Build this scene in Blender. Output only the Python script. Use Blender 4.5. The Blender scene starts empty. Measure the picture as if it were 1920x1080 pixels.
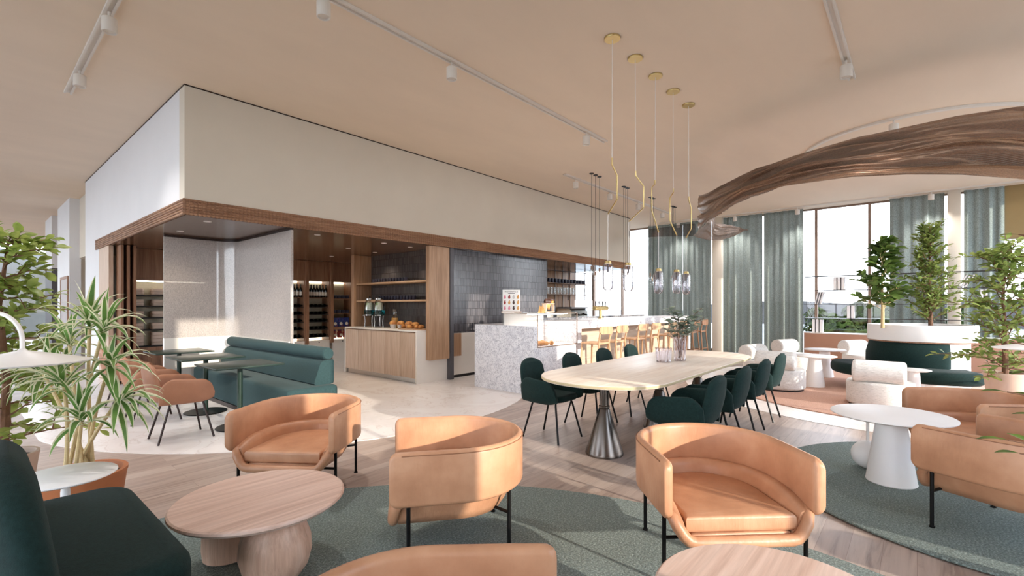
# Cafe lounge with a kiosk, tan barrel armchairs and a long dining table
SKY=3.2; SUN=2.9; SUNEL=13.5; EXPO=1.2; KLIGHT=9; SPOT=54; SUNBLOCK=(1.45,3.49,5.89); BANDR=3.45
import bpy, bmesh, math, random
from mathutils import Vector, Matrix
PI=math.pi; R=math.radians
scene=bpy.context.scene; COL=scene.collection
rnd=random.Random(7)
# plan axes: x runs along the kiosk front, y runs into the kiosk; the camera stands at the origin, 1.4 m up
FX,FY,RX,RY=.7591,.6510,.6510,-.7591
FPX,HZ,EYE=886.0,572.0,1.4
def XY(X,Y): return (X*RX+Y*FX, X*RY+Y*FY)           # right / forward distance -> plan
def S(r,g,b):
    f=lambda c:(c/255/12.92) if c/255<=.04045 else ((c/255+.055)/1.055)**2.4
    return (f(r),f(g),f(b),1)
# ------------------------------------------------------------------ mesh building
class MB:
    def __init__(s): s.bm=bmesh.new(); s.mi=0
    def _add(s,vs,fs):
        bv=[s.bm.verts.new(v) for v in vs]
        for f in fs:
            try: fc=s.bm.faces.new([bv[i] for i in f]); fc.material_index=s.mi
            except ValueError: pass
        return s
    def merge(s,bm2):
        bm2.verts.index_update()
        s._add([v.co.copy() for v in bm2.verts],[[v.index for v in f.verts] for f in bm2.faces]); bm2.free(); return s
    def box(s,x0,x1,y0,y1,z0,z1,b=0,seg=2,M=None):
        if b<=0 and M is None:
            return s._add([(x0,y0,z0),(x1,y0,z0),(x1,y1,z0),(x0,y1,z0),(x0,y0,z1),(x1,y0,z1),(x1,y1,z1),(x0,y1,z1)],
             [(3,2,1,0),(4,5,6,7),(0,1,5,4),(1,2,6,5),(2,3,7,6),(3,0,4,7)])
        t=bmesh.new(); bmesh.ops.create_cube(t,size=1)
        for v in t.verts: v.co=Vector(((x0+x1)/2+v.co.x*(x1-x0),(y0+y1)/2+v.co.y*(y1-y0),(z0+z1)/2+v.co.z*(z1-z0)))
        if b>0: bmesh.ops.bevel(t,geom=t.edges[:],offset=min(b,.49*min(x1-x0,y1-y0,z1-z0)),segments=seg,profile=.5,affect='EDGES')
        if M is not None: bmesh.ops.transform(t,matrix=M,verts=t.verts[:])
        return s.merge(t)
    def loft(s,secs,caps=True,closed=True):
        n=len(secs[0]); vs=[p for q in secs for p in q]; fs=[]
        for i in range(len(secs)-1):
            for j in range(n if closed else n-1):
                k=(j+1)%n; fs.append((i*n+j,i*n+k,(i+1)*n+k,(i+1)*n+j))
        if caps and closed: fs.append(tuple(range(n-1,-1,-1))); fs.append(tuple((len(secs)-1)*n+j for j in range(n)))
        return s._add(vs,fs)
    def lathe(s,prof,cx=0,cy=0,cz=0,n=32,sx=1,sy=1,M=None):
        secs=[]
        for r,z in prof:
            q=[Vector((cx+max(r,1e-4)*sx*math.cos(2*PI*i/n),cy+max(r,1e-4)*sy*math.sin(2*PI*i/n),cz+z)) for i in range(n)]
            secs.append([M@p for p in q] if M is not None else q)
        return s.loft(secs)
    def tube(s,pts,r,n=8,caps=True):
        pts=[Vector(p) for p in pts]; rs=r if isinstance(r,(list,tuple)) else [r]*len(pts); secs=[]; up=None
        for i,p in enumerate(pts):
            d=(pts[min(i+1,len(pts)-1)]-pts[max(i-1,0)]).normalized()
            if up is None:
                a=Vector((0,0,1)) if abs(d.z)<.9 else Vector((1,0,0)); up=(a-d*a.dot(d)).normalized()
            else:
                up=up-d*up.dot(d); up=up.normalized() if up.length>1e-6 else d.orthogonal().normalized()
            w=d.cross(up); secs.append([p+(up*math.cos(2*PI*k/n)+w*math.sin(2*PI*k/n))*rs[i] for k in range(n)])
        return s.loft(secs,caps)
    def prism(s,poly,z0,z1,b=0,seg=2):
        # horizontal outline, soft top and bottom edges by insets
        if b<=0: return s.loft([[(x,y,z0) for x,y in poly],[(x,y,z1) for x,y in poly]])
        secs=[]; st=[(1-math.cos(PI/2*k/seg),math.sin(PI/2*k/seg)) for k in range(seg+1)]
        for k in range(seg+1):
            a=PI/2*k/seg; secs.append(([inset(poly,b*(1-math.sin(a)))],z0+b*(1-math.cos(a))))
        for k in range(seg,-1,-1):
            a=PI/2*k/seg; secs.append(([inset(poly,b*(1-math.sin(a)))],z1-b*(1-math.cos(a))))
        return s.loft([[(x,y,z) for x,y in q[0]] for q,z in secs])
    def sphere(s,c,r,sx=1,sy=1,sz=1,n=16,m=10):
        return s.lathe([(r*math.sin(PI*i/m),-r*sz*math.cos(PI*i/m)) for i in range(m+1)],c[0],c[1],c[2],n,sx,sy)
    def grid(s,fn,nu,nv,closed_u=False):
        vs=[fn(i/nu,j/nv) for i in range(nu+1) for j in range(nv+1)]
        return s._add(vs,[(i*(nv+1)+j,i*(nv+1)+j+1,(i+1)*(nv+1)+j+1,(i+1)*(nv+1)+j) for i in range(nu) for j in range(nv)])
    def build(s,name,mats,parent=None,sharp=38,solid=0,recalc=True):
        if recalc: bmesh.ops.recalc_face_normals(s.bm,faces=s.bm.faces[:])
        me=bpy.data.meshes.new(name); s.bm.to_mesh(me); s.bm.free()
        for p in me.polygons: p.use_smooth=True
        me.set_sharp_from_angle(angle=R(sharp))
        for m in (mats if isinstance(mats,(list,tuple)) else [mats]): me.materials.append(m)
        o=bpy.data.objects.new(name,me); COL.objects.link(o)
        if parent: o.parent=parent
        if solid:
            md=o.modifiers.new('thickness','SOLIDIFY'); md.thickness=solid; md.offset=0
        return o
def inset(poly,d):
    n=len(poly); out=[]
    area=sum(poly[i][0]*poly[(i+1)%n][1]-poly[(i+1)%n][0]*poly[i][1] for i in range(n))
    sg=1 if area>0 else -1
    for i in range(n):
        a=Vector(poly[i-1]).xy; p=Vector(poly[i]).xy; c=Vector(poly[(i+1)%n]).xy
        e1=(p-a); e2=(c-p)
        e1=e1.normalized() if e1.length>1e-9 else e2.normalized(); e2=e2.normalized() if e2.length>1e-9 else e1
        n1=Vector((-e1.y,e1.x))*sg; n2=Vector((-e2.y,e2.x))*sg; m=(n1+n2)
        m=m.normalized() if m.length>1e-6 else n1
        out.append(tuple(p+m*d/max(.5,m.dot(n1))))
    return out
def circle(r,n=48,cx=0,cy=0,sx=1,sy=1): return [(cx+r*sx*math.cos(2*PI*i/n),cy+r*sy*math.sin(2*PI*i/n)) for i in range(n)]
def stadium(x0,x1,y0,y1,r,n=10):
    q=[]
    for cx,cy,a in ((x1-r,y1-r,0),(x0+r,y1-r,90),(x0+r,y0+r,180),(x1-r,y0+r,270)):
        q+=[(cx+r*math.cos(R(a+90*k/n)),cy+r*math.sin(R(a+90*k/n))) for k in range(n+1)]
    return q
def upath(w,straight,back,n=22,m=5):
    # U outline open to +y: stations (x,y,nx,ny) from front-left round the back to front-right, normals outward
    st=[]
    for k in range(m): st.append((-w,straight*(1-k/m)+0.0,-1,0))
    for k in range(n+1):
        a=PI*k/n; x=-w*math.cos(a); y=-back*math.sin(a); nx,ny=-math.cos(a)*back,-math.sin(a)*w
        l=math.hypot(nx,ny); st.append((x,y,nx/l,ny/l))
    for k in range(1,m+1): st.append((w,straight*k/m,1,0))
    return st
# ------------------------------------------------------------------ scene tree
def _tag(o,label,cat,group,kind=None):
    if label: o['label']=label
    if cat: o['category']=cat
    if group: o['group']=group
    if kind: o['kind']=kind
    return o
def thing(name,label,cat,loc=(0,0,0),rz=0,group=None):
    o=bpy.data.objects.new(name,None); COL.objects.link(o); o.empty_display_size=.1
    o.location=loc; o.rotation_euler=(0,0,rz); return _tag(o,label,cat,group)
def solo(mb,name,mat,label,cat,group=None,loc=(0,0,0),rz=0,sharp=38,solid=0,kind=None):
    o=mb.build(name,mat,None,sharp,solid); o.location=loc; o.rotation_euler=(0,0,rz); return _tag(o,label,cat,group,kind)
def struct(mb,name,mat,parent=None,solid=0,sharp=38):
    o=mb.build(name,mat,parent,sharp,solid)
    if not parent: o['kind']='structure'
    return o
def dup(root,loc,rz=None,label=None,group=None,scale=None):
    r=root.copy(); COL.objects.link(r); r.location=loc
    if rz is not None: r.rotation_euler=(0,0,rz)
    if label: r['label']=label
    if group: r['group']=group
    if scale: r.scale=(scale,)*3
    for ch in list(root.children):
        c=ch.copy(); COL.objects.link(c); c.parent=r
        for g in list(ch.children):
            d=g.copy(); COL.objects.link(d); d.parent=c
    return r
def face(fx,fy): return math.atan2(-fx,fy)      # turn local +y to the plan direction (fx,fy)
def faceXY(X,Y): return face(*XY(X,Y))
# ------------------------------------------------------------------ materials
def newmat(name):
    m=bpy.data.materials.new(name); m.use_nodes=True; nt=m.node_tree; nt.nodes.clear()
    out=nt.nodes.new('ShaderNodeOutputMaterial'); return m,nt,out
def nd(nt,t,**k):
    n=nt.nodes.new(t)
    for a,v in k.items():
        if a.startswith('i_'):
            key=a[2:].replace('_',' '); n.inputs[key].default_value=v
        else: setattr(n,a,v)
    return n
def coords(nt,stretch=(1,1,1)):
    tc=nd(nt,'ShaderNodeTexCoord'); mp=nd(nt,'ShaderNodeMapping'); nt.links.new(tc.outputs['Object'],mp.inputs['Vector'])
    mp.inputs['Scale'].default_value=stretch; return mp.outputs['Vector']
def ramp(nt,fac,stops):
    r=nd(nt,'ShaderNodeValToRGB'); e=r.color_ramp.elements
    while len(e)<len(stops): e.new(.5)
    for k,(p,c) in enumerate(stops): e[k].position=p; e[k].color=c
    nt.links.new(fac,r.inputs['Fac']); return r.outputs['Color']
def noise(nt,vec,scale,detail=4,rough=.55,dist=0):
    n=nd(nt,'ShaderNodeTexNoise'); n.inputs['Scale'].default_value=scale; n.inputs['Detail'].default_value=detail
    n.inputs['Roughness'].default_value=rough; n.inputs['Distortion'].default_value=dist; nt.links.new(vec,n.inputs['Vector']); return n.outputs['Fac']
def sc(c,k): return (min(1,c[0]*k),min(1,c[1]*k),min(1,c[2]*k),1)
def PB(name,col,rough=.5,metal=0,var=.08,scale=6,stretch=(1,1,1),cols=None,detail=4,bump=0,bscale=80,bstretch=None,spec=.5,coat=0,sheen=0,dist=0,ss=0):
    m,nt,out=newmat(name); b=nd(nt,'ShaderNodeBsdfPrincipled'); nt.links.new(b.outputs[0],out.inputs[0])
    v=coords(nt,stretch); f=noise(nt,v,scale,detail,dist=dist)
    if cols is None: cols=[(.3,sc(col,1-var)),(.7,sc(col,1+var))]
    nt.links.new(ramp(nt,f,cols),b.inputs['Base Color'])
    b.inputs['Roughness'].default_value=rough; b.inputs['Metallic'].default_value=metal
    b.inputs['Specular IOR Level'].default_value=spec; b.inputs['Coat Weight'].default_value=coat
    if sheen: b.inputs['Sheen Weight'].default_value=sheen; b.inputs['Sheen Roughness'].default_value=.5
    if bump:
        bv=coords(nt,bstretch or (1,1,1)); bf=noise(nt,bv,bscale,3)
        bn=nd(nt,'ShaderNodeBump'); bn.inputs['Strength'].default_value=bump; bn.inputs['Distance'].default_value=.01
        nt.links.new(bf,bn.inputs['Height']); nt.links.new(bn.outputs[0],b.inputs['Normal'])
    return m
def WOOD(name,a,b_,c,axis=0,rough=.45,scale=1.0,spec=.4,planks=None,coat=0):
    st=[14,14,14]; st[axis]=.9
    m,nt,out=newmat(name); b=nd(nt,'ShaderNodeBsdfPrincipled'); nt.links.new(b.outputs[0],out.inputs[0])
    v=coords(nt,tuple(s*scale for s in st)); f=noise(nt,v,1.6,6,.62,.6)
    c1=ramp(nt,f,[(.28,a),(.5,b_),(.74,c)])
    st2=[60,60,60]; st2[axis]=2; f2=noise(nt,coords(nt,tuple(s*scale for s in st2)),1.5,3)
    mx=nd(nt,'ShaderNodeMix',data_type='RGBA',blend_type='MULTIPLY'); mx.inputs[0].default_value=.35
    nt.links.new(c1,mx.inputs[6]); nt.links.new(ramp(nt,f2,[(.3,(.6,.58,.55,1)),(.65,(1,1,1,1))]),mx.inputs[7])
    nt.links.new(mx.outputs[2],b.inputs['Base Color'])
    b.inputs['Roughness'].default_value=rough; b.inputs['Specular IOR Level'].default_value=spec; b.inputs['Coat Weight'].default_value=coat
    return m
def BRICK(name,vec_rot,bw,bh,c1,c2,mortar,ms=.004,offset=.5,rough=.4,grain=None,grain_amt=.5,spec=.5,bump=.3,cloud=0):
    m,nt,out=newmat(name); b=nd(nt,'ShaderNodeBsdfPrincipled'); nt.links.new(b.outputs[0],out.inputs[0])
    tc=nd(nt,'ShaderNodeTexCoord'); sp=nd(nt,'ShaderNodeSeparateXYZ'); cb=nd(nt,'ShaderNodeCombineXYZ')
    nt.links.new(tc.outputs['Object'],sp.inputs[0])
    for k,ax in enumerate(vec_rot):
        if ax is not None: nt.links.new(sp.outputs[ax],cb.inputs[k])
    br=nd(nt,'ShaderNodeTexBrick'); br.offset=offset; br.inputs['Scale'].default_value=1
    for n_,v_ in (('Brick Width',bw),('Row Height',bh),('Mortar Size',ms),('Mortar Smooth',.1),('Bias',0)): br.inputs[n_].default_value=v_
    br.inputs['Color1'].default_value=c1; br.inputs['Color2'].default_value=c2; br.inputs['Mortar'].default_value=mortar
    nt.links.new(cb.outputs[0],br.inputs['Vector']); colr=br.outputs['Color']
    if grain:
        mp=nd(nt,'ShaderNodeMapping'); mp.inputs['Scale'].default_value=grain; nt.links.new(cb.outputs[0],mp.inputs['Vector'])
        # shift the grain from board to board by the board's own tone
        ad=nd(nt,'ShaderNodeVectorMath',operation='MULTIPLY_ADD'); nt.links.new(br.outputs['Color'],ad.inputs[0]); ad.inputs[1].default_value=(40,40,40); nt.links.new(mp.outputs[0],ad.inputs[2])
        f=noise(nt,ad.outputs[0],1.0,6,.62,.8)
        mx=nd(nt,'ShaderNodeMix',data_type='RGBA',blend_type='MULTIPLY'); mx.inputs[0].default_value=grain_amt
        nt.links.new(colr,mx.inputs[6]); nt.links.new(ramp(nt,f,[(.27,(.36,.32,.31,1)),(.46,(.84,.82,.81,1)),(.75,(1.1,1.1,1.1,1))]),mx.inputs[7]); colr=mx.outputs[2]
    nt.links.new(colr,b.inputs['Base Color'])
    b.inputs['Roughness'].default_value=rough; b.inputs['Specular IOR Level'].default_value=spec
    if bump:
        bn=nd(nt,'ShaderNodeBump'); bn.inputs['Strength'].default_value=bump; bn.inputs['Distance'].default_value=.003; bn.invert=True
        nt.links.new(br.outputs['Fac'],bn.inputs['Height']); nt.links.new(bn.outputs[0],b.inputs['Normal'])
    return m
def GLASS(name,tint=(.95,.96,.96,1),refl=.06,rough=.02,edge=.6):
    m,nt,out=newmat(name); t=nd(nt,'ShaderNodeBsdfTransparent'); t.inputs[0].default_value=tint
    g=nd(nt,'ShaderNodeBsdfGlossy'); g.inputs['Roughness'].default_value=rough; g.inputs[0].default_value=(1,1,1,1)
    lw=nd(nt,'ShaderNodeLayerWeight'); lw.inputs['Blend'].default_value=.25
    mr=nd(nt,'ShaderNodeMapRange'); mr.inputs['To Min'].default_value=refl; mr.inputs['To Max'].default_value=edge
    nt.links.new(lw.outputs['Fresnel'],mr.inputs['Value'])
    mx=nd(nt,'ShaderNodeMixShader'); nt.links.new(mr.outputs[0],mx.inputs[0]); nt.links.new(t.outputs[0],mx.inputs[1]); nt.links.new(g.outputs[0],mx.inputs[2])
    nt.links.new(mx.outputs[0],out.inputs[0]); return m
def VEIL(name,col,transp,transl,scale=(300,300,300),var=.35,glossy=0,rough=.3,amp=.15):
    # woven, partly see-through cloth or wire cloth
    m,nt,out=newmat(name); f=noise(nt,coords(nt,scale),1,2)
    c=ramp(nt,f,[(.3,sc(col,1-var)),(.7,sc(col,1+var))])
    d=nd(nt,'ShaderNodeBsdfDiffuse'); tl=nd(nt,'ShaderNodeBsdfTranslucent'); tp=nd(nt,'ShaderNodeBsdfTransparent')
    nt.links.new(c,d.inputs[0]); nt.links.new(c,tl.inputs[0])
    m1=nd(nt,'ShaderNodeMixShader'); m1.inputs[0].default_value=transl; nt.links.new(d.outputs[0],m1.inputs[1]); nt.links.new(tl.outputs[0],m1.inputs[2])
    m2=nd(nt,'ShaderNodeMixShader'); nt.links.new(m1.outputs[0],m2.inputs[1]); nt.links.new(tp.outputs[0],m2.inputs[2])
    mr=nd(nt,'ShaderNodeMapRange'); mr.inputs['To Min'].default_value=max(0,transp-amp); mr.inputs['To Max'].default_value=transp+amp
    nt.links.new(f,mr.inputs['Value']); nt.links.new(mr.outputs[0],m2.inputs[0]); last=m2.outputs[0]
    if glossy:
        g=nd(nt,'ShaderNodeBsdfGlossy'); g.inputs['Roughness'].default_value=rough
        m3=nd(nt,'ShaderNodeMixShader'); m3.inputs[0].default_value=glossy; nt.links.new(last,m3.inputs[1]); nt.links.new(g.outputs[0],m3.inputs[2]); last=m3.outputs[0]
    nt.links.new(last,out.inputs[0]); return m
def EMIT(name,col,st):
    m,nt,out=newmat(name); e=nd(nt,'ShaderNodeEmission'); e.inputs[0].default_value=col; e.inputs[1].default_value=st; nt.links.new(e.outputs[0],out.inputs[0]); return m
def LEAF(name,a,b,transl=.35,rough=.4,scale=9,spec=.4):
    m,nt,out=newmat(name); f=noise(nt,coords(nt),scale,2); c=ramp(nt,f,[(.3,a),(.7,b)])
    p=nd(nt,'ShaderNodeBsdfPrincipled'); p.inputs['Roughness'].default_value=rough; p.inputs['Specular IOR Level'].default_value=spec; nt.links.new(c,p.inputs['Base Color'])
    t=nd(nt,'ShaderNodeBsdfTranslucent'); nt.links.new(c,t.inputs[0]); mx=nd(nt,'ShaderNodeMixShader'); mx.inputs[0].default_value=transl
    nt.links.new(p.outputs[0],mx.inputs[1]); nt.links.new(t.outputs[0],mx.inputs[2]); nt.links.new(mx.outputs[0],out.inputs[0]); return m
def GRANITE(name,base,mid,dark,scale=28,rough=.3):
    m,nt,out=newmat(name); b=nd(nt,'ShaderNodeBsdfPrincipled'); nt.links.new(b.outputs[0],out.inputs[0]); v=coords(nt)
    c1=ramp(nt,noise(nt,v,scale*.14,6,.7,1.2),[(.38,mid),(.52,base),(.7,sc(base,1.06))])
    c2=ramp(nt,noise(nt,v,scale,5,.75),[(.33,dark),(.43,mid),(.5,(1,1,1,1))])
    mx=nd(nt,'ShaderNodeMix',data_type='RGBA',blend_type='MULTIPLY'); mx.inputs[0].default_value=.8; nt.links.new(c1,mx.inputs[6]); nt.links.new(c2,mx.inputs[7])
    nt.links.new(mx.outputs[2],b.inputs['Base Color']); b.inputs['Roughness'].default_value=rough; return m
def CARPET(name,a,b,c):
    m,nt,out=newmat(name); p=nd(nt,'ShaderNodeBsdfPrincipled'); nt.links.new(p.outputs[0],out.inputs[0]); v=coords(nt)
    f=noise(nt,v,95,4,.7); nt.links.new(ramp(nt,f,[(.32,a),(.5,b),(.68,c)]),p.inputs['Base Color']); p.inputs['Roughness'].default_value=.95; p.inputs['Specular IOR Level'].default_value=.1
    p.inputs['Sheen Weight'].default_value=.15
    bn=nd(nt,'ShaderNodeBump'); bn.inputs['Strength'].default_value=.9; bn.inputs['Distance'].default_value=.012; nt.links.new(noise(nt,v,70,4,.7),bn.inputs['Height']); nt.links.new(bn.outputs[0],p.inputs['Normal']); return m

m_planks=BRICK('oak_planks',(0,1,None),1.9,.15,S(196,180,169),S(172,153,142),S(150,130,118),.0012,.37,.36,grain=(1.3,17,1),grain_amt=.8,spec=.4,bump=.1)
m_stone=PB('cream_stone',S(226,218,210),.28,cols=[(.3,S(232,225,221)),(.485,S(240,234,231)),(.5,S(222,212,206)),(.515,S(241,236,233)),(.8,S(245,241,238))],scale=1.4,detail=7,dist=1.5,spec=.4)
m_ceil=PB('ceiling_plaster',S(231,212,190),.85,var=.03,scale=.8,stretch=(1,2.5,1))
m_plaster=PB('wall_plaster',S(214,205,190),.8,var=.02,scale=2)
m_white=PB('white_plaster',S(226,226,228),.7,var=.015,scale=2)
m_fascia=WOOD('walnut_beads',S(126,90,66),S(156,116,88),S(178,138,108),0,.5)
m_oakV=WOOD('oak_veneer_upright',S(158,122,94),S(184,148,118),S(200,166,138),2,.5)
m_oakpale=WOOD('pale_oak_upright',S(186,158,136),S(204,178,156),S(214,192,172),2,.5)
m_walV=WOOD('walnut_veneer_upright',S(116,80,58),S(146,106,80),S(166,126,98),2,.45)
m_walH=WOOD('walnut_ceiling',S(92,68,52),S(112,84,66),S(128,98,78),0,.16,spec=.6)
m_oakH=WOOD('oak_table_top',S(206,172,154),S(226,196,180),S(238,212,198),0,.4,scale=.8)
m_ash=WOOD('ash_table_top',S(222,202,184),S(236,221,205),S(243,231,218),0,.38,scale=.6)
m_ashedge=PB('ash_edge',S(196,178,140),.5)
m_stool=WOOD('honey_beech',S(184,140,102),S(206,162,124),S(218,178,140),2,.45)
m_stool2=WOOD('dark_beech',S(104,74,54),S(128,94,70),S(146,110,84),2,.45)
m_shelfoak=WOOD('oak_shelf',S(170,132,98),S(196,160,126),S(210,178,146),1,.45)
m_tile=BRICK('stacked_slim_tiles',(0,2,None),.024,.148,S(106,103,107),S(66,64,69),S(40,39,42),.0032,0,.2,spec=.7,bump=.5)
m_tileY=BRICK('stacked_slim_tiles_return',(1,2,None),.024,.148,S(96,91,90),S(74,70,71),S(40,39,42),.0026,0,.22,spec=.7,bump=.5)
m_granite=GRANITE('white_granite',S(234,233,236),S(206,205,211),S(110,108,118),60)
m_granite2=GRANITE('grey_granite',S(150,148,150),S(110,108,112),S(50,50,54))
m_quartz=PB('white_quartz',S(232,226,218),.25,var=.02,scale=3)
m_leather=PB('tan_leather',S(196,146,113),.42,cols=[(.25,S(172,122,90)),(.5,S(194,143,109)),(.78,S(212,164,130))],scale=4.5,detail=7,bump=.22,bscale=26,bstretch=(1.6,1.6,.35),spec=.45)
m_seam=PB('leather_seam',S(150,102,72),.5)
m_leather2=PB('pink_tan_leather',S(160,110,82),.5,cols=[(.25,S(146,98,72)),(.75,S(172,121,92))],scale=4,bump=.1,bscale=160)
m_green=PB('dark_green_wool',S(25,45,43),.85,var=.2,scale=60,bump=.25,bscale=260,sheen=.05,spec=.15)
m_green2=PB('banquette_wool',S(48,70,72),.85,var=.12,scale=60,bump=.25,bscale=260,sheen=.05,spec=.15)
m_boucle=PB('oatmeal_boucle',S(216,208,196),.9,cols=[(.28,S(178,174,170)),(.42,S(220,217,212)),(.7,S(234,231,227))],scale=34,stretch=(.7,.7,4.5),detail=5,bump=.5,bscale=120,sheen=.2,spec=.2)
m_rug=CARPET('green_grey_pile',S(84,97,94),S(118,133,129),S(168,182,176))
m_rug3=CARPET('terracotta_pile',S(172,124,104),S(208,162,140),S(230,194,176))
m_black=PB('black_metal',S(22,20,20),.4,.6)
m_brownmetal=PB('dark_brown_metal',S(52,38,34),.4,.5)
m_darkgreenmetal=PB('green_black_metal',S(38,56,48),.35,.3)
m_chrome=PB('smoked_chrome',S(118,110,104),.26,1,var=.03)
m_steel=PB('brushed_steel',S(190,188,184),.25,1,var=.05,scale=30,stretch=(1,1,12))
m_brass=PB('satin_brass',S(206,182,126),.36,1,var=.04)
m_bronze=PB('bronze_frame',S(142,118,102),.45,.4)
m_whitemetal=PB('white_lacquer',S(238,234,230),.4,var=.01)
m_whitetrack=PB('white_track',S(222,214,204),.5,var=.02)
m_tableWhite=PB('white_mineral',S(246,243,241),.5,var=.02,scale=3)
m_terra=PB('terracotta',S(180,110,68),.6,var=.1,scale=5)
m_terrapanel=PB('terracotta_panel',S(184,138,114),.6,var=.06,scale=2,stretch=(1,1,.3))
m_soil=PB('soil',S(70,54,42),1,var=.3,scale=30,bump=.8)
m_book=PB('white_paper',S(236,232,230),.7,var=.02)
m_page=PB('grey_paper',S(200,194,190),.8,var=.06,scale=20)
m_curtain=VEIL('sheer_curtain',S(132,141,136),.0,.05,(110,110,45),.35,amp=.012)
m_wireglass=VEIL('wire_cloth_glass',S(214,206,201),.2,.35,(150,150,60),.28,glossy=.07,rough=.06)
m_glass=GLASS('window_glass',(.97,.98,.98,1),.02,.0,.35)
m_smoke=GLASS('smoked_glass',(.93,.91,.93,1),.05,.02,.8)
m_clear=GLASS('clear_glass',(.93,.94,.94,1),.05,.02,.6)
m_caseglass=GLASS('display_glass',(.97,.97,.97,1),.012,.0,.15)
m_vase=GLASS('lilac_grey_glass',(.95,.935,.955,1),.05,.03,.6)
m_bottle=PB('dark_bottle_glass',S(14,18,14),.08,var=.1,spec=.8)
m_labelp=PB('cream_label',S(222,214,200),.7)
m_bluepack=PB('blue_pack',S(34,48,110),.5,cols=[(.35,S(24,34,84)),(.55,S(40,60,130)),(.7,S(150,60,60))],scale=14)
m_redpack=PB('red_pack',S(150,36,34),.5,cols=[(.35,S(110,24,26)),(.6,S(170,48,42))],scale=10)
m_cup=PB('navy_stoneware',S(44,44,62),.35,var=.1)
m_boxw=PB('bento_box',S(226,208,194),.6,var=.03)
m_aqua=GLASS('aqua_water',(.14,.56,.60,1),.06,.05,.5)
m_orange=PB('orange_juice',S(238,176,92),.25,var=.05)
m_bread=PB('baked_crust',S(206,146,78),.6,cols=[(.3,S(160,92,44)),(.6,S(214,156,86)),(.8,S(236,190,120))],scale=12,bump=.3,bscale=40)
m_choc=PB('chocolate',S(66,36,26),.4)
m_wafer=PB('waffle_cone',S(214,158,92),.6,var=.12,scale=40)
m_pink=PB('pink_sorbet',S(214,130,150),.5)
m_lime=PB('ice_and_lime_mix',S(200,214,170),.4,cols=[(.36,S(120,160,60)),(.46,S(222,230,214)),(.7,S(236,240,236))],scale=18)
m_dark=PB('dark_recess',S(32,26,24),.6)
m_grey=PB('slate_grey',S(84,82,86),.45,var=.06)
m_glow=EMIT('warm_lamp_glow',(1,.9,.76,1),8)
m_strip=EMIT('cabinet_strip_glow',(1,.9,.74,1),3.2)
m_casefill=EMIT('display_case_fill',(1,.95,.88,1),10)
m_potpale=PB('pale_clay',S(198,172,154),.7,var=.05)
m_lit=PB('cabinet_back',S(196,190,170),.6,var=.06,scale=30)
m_bark=PB('brown_bark',S(120,84,62),.8,var=.25,scale=20,bump=.4,bscale=40)
m_cane=PB('pale_cane_stem',S(200,176,130),.6,var=.12,scale=30,stretch=(1,1,8),bump=.2,bscale=40)
m_leafA=LEAF('light_green_leaf',S(122,146,62),S(182,192,112),.45)
m_leafB=LEAF('dark_green_leaf',S(58,82,36),S(100,122,60),.3,.3)
m_leafC=LEAF('mid_green_leaf',S(100,122,58),S(156,168,96),.4)
m_leafD=LEAF('fresh_green_leaf',S(62,98,40),S(120,148,62))
m_strapG=LEAF('strap_leaf_green',S(84,126,60),S(124,160,84))
m_strapW=LEAF('strap_leaf_cream_edge',S(226,226,190),S(240,238,210))
m_euc=LEAF('grey_green_leaf',S(116,136,122),S(176,190,174),.25)
m_forest=LEAF('forest_canopy',S(12,19,8),S(52,62,28),.05,.9,1.2,0)
m_ground=PB('hazy_ground',S(146,144,138),1,var=.1,scale=.3,spec=0)  # pale grey: distant haze is put into the ground colour
m_hill=PB('dusky_slope',S(66,62,54),1,var=.2,scale=.25)
m_sea=PB('sea_haze',S(76,74,74),.9,var=.05,scale=.01,spec=0)
m_poster=PB('menu_paper',S(238,236,232),.6,var=.01)
m_net=None
# ------------------------------------------------------------------ camera, sky, sun
cam_d=bpy.data.cameras.new('camera'); cam=bpy.data.objects.new('camera',cam_d); COL.objects.link(cam)
cam.location=(0,0,EYE); cam.rotation_euler=(PI/2,0,math.atan2(-FX,FY)); cam_d.sensor_width=36; cam_d.lens=FPX/1920*36
cam_d.shift_y=(HZ-540)/1920; cam_d.clip_start=.05; cam_d.clip_end=3000; scene.camera=cam
w=bpy.data.worlds.new('sky'); scene.world=w; w.use_nodes=True; nt=w.node_tree; nt.nodes.clear()
out=nd(nt,'ShaderNodeOutputWorld'); bg=nd(nt,'ShaderNodeBackground'); tc=nd(nt,'ShaderNodeTexCoord'); sp=nd(nt,'ShaderNodeSeparateXYZ')
nt.links.new(tc.outputs['Generated'],sp.inputs[0])
nt.links.new(ramp(nt,sp.outputs[2],[(0,(.93,.95,1,1)),(.12,(.88,.93,1,1)),(.6,(.58,.74,1,1))]),bg.inputs[0]); bg.inputs[1].default_value=SKY
nt.links.new(bg.outputs[0],out.inputs[0])
sd=bpy.data.lights.new('sun','SUN'); sun=bpy.data.objects.new('sun',sd); COL.objects.link(sun); sd.energy=SUN; sd.color=(1,.89,.76); sd.angle=R(.6)
trav=Vector((.06,1,-math.tan(R(SUNEL)))).normalized(); sun.rotation_euler=trav.to_track_quat('-Z','Y').to_euler(); sun.location=(3,-12,8)
scene.view_settings.view_transform='Standard'; scene.view_settings.look='None'; scene.view_settings.gamma=1; scene.view_settings.use_curve_mapping=False
scene.view_settings.exposure=EXPO
cy=scene.cycles; cy.max_bounces=10; cy.diffuse_bounces=6; cy.glossy_bounces=3; cy.transmission_bounces=4; cy.transparent_max_bounces=16
cy.use_denoising=True; cy.caustics_reflective=False; cy.caustics_refractive=False; cy.sample_clamp_indirect=6
H=4.01; FU0,FU1,FV0,FV1=-6.0,15.2,-3.0,27.5
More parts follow.
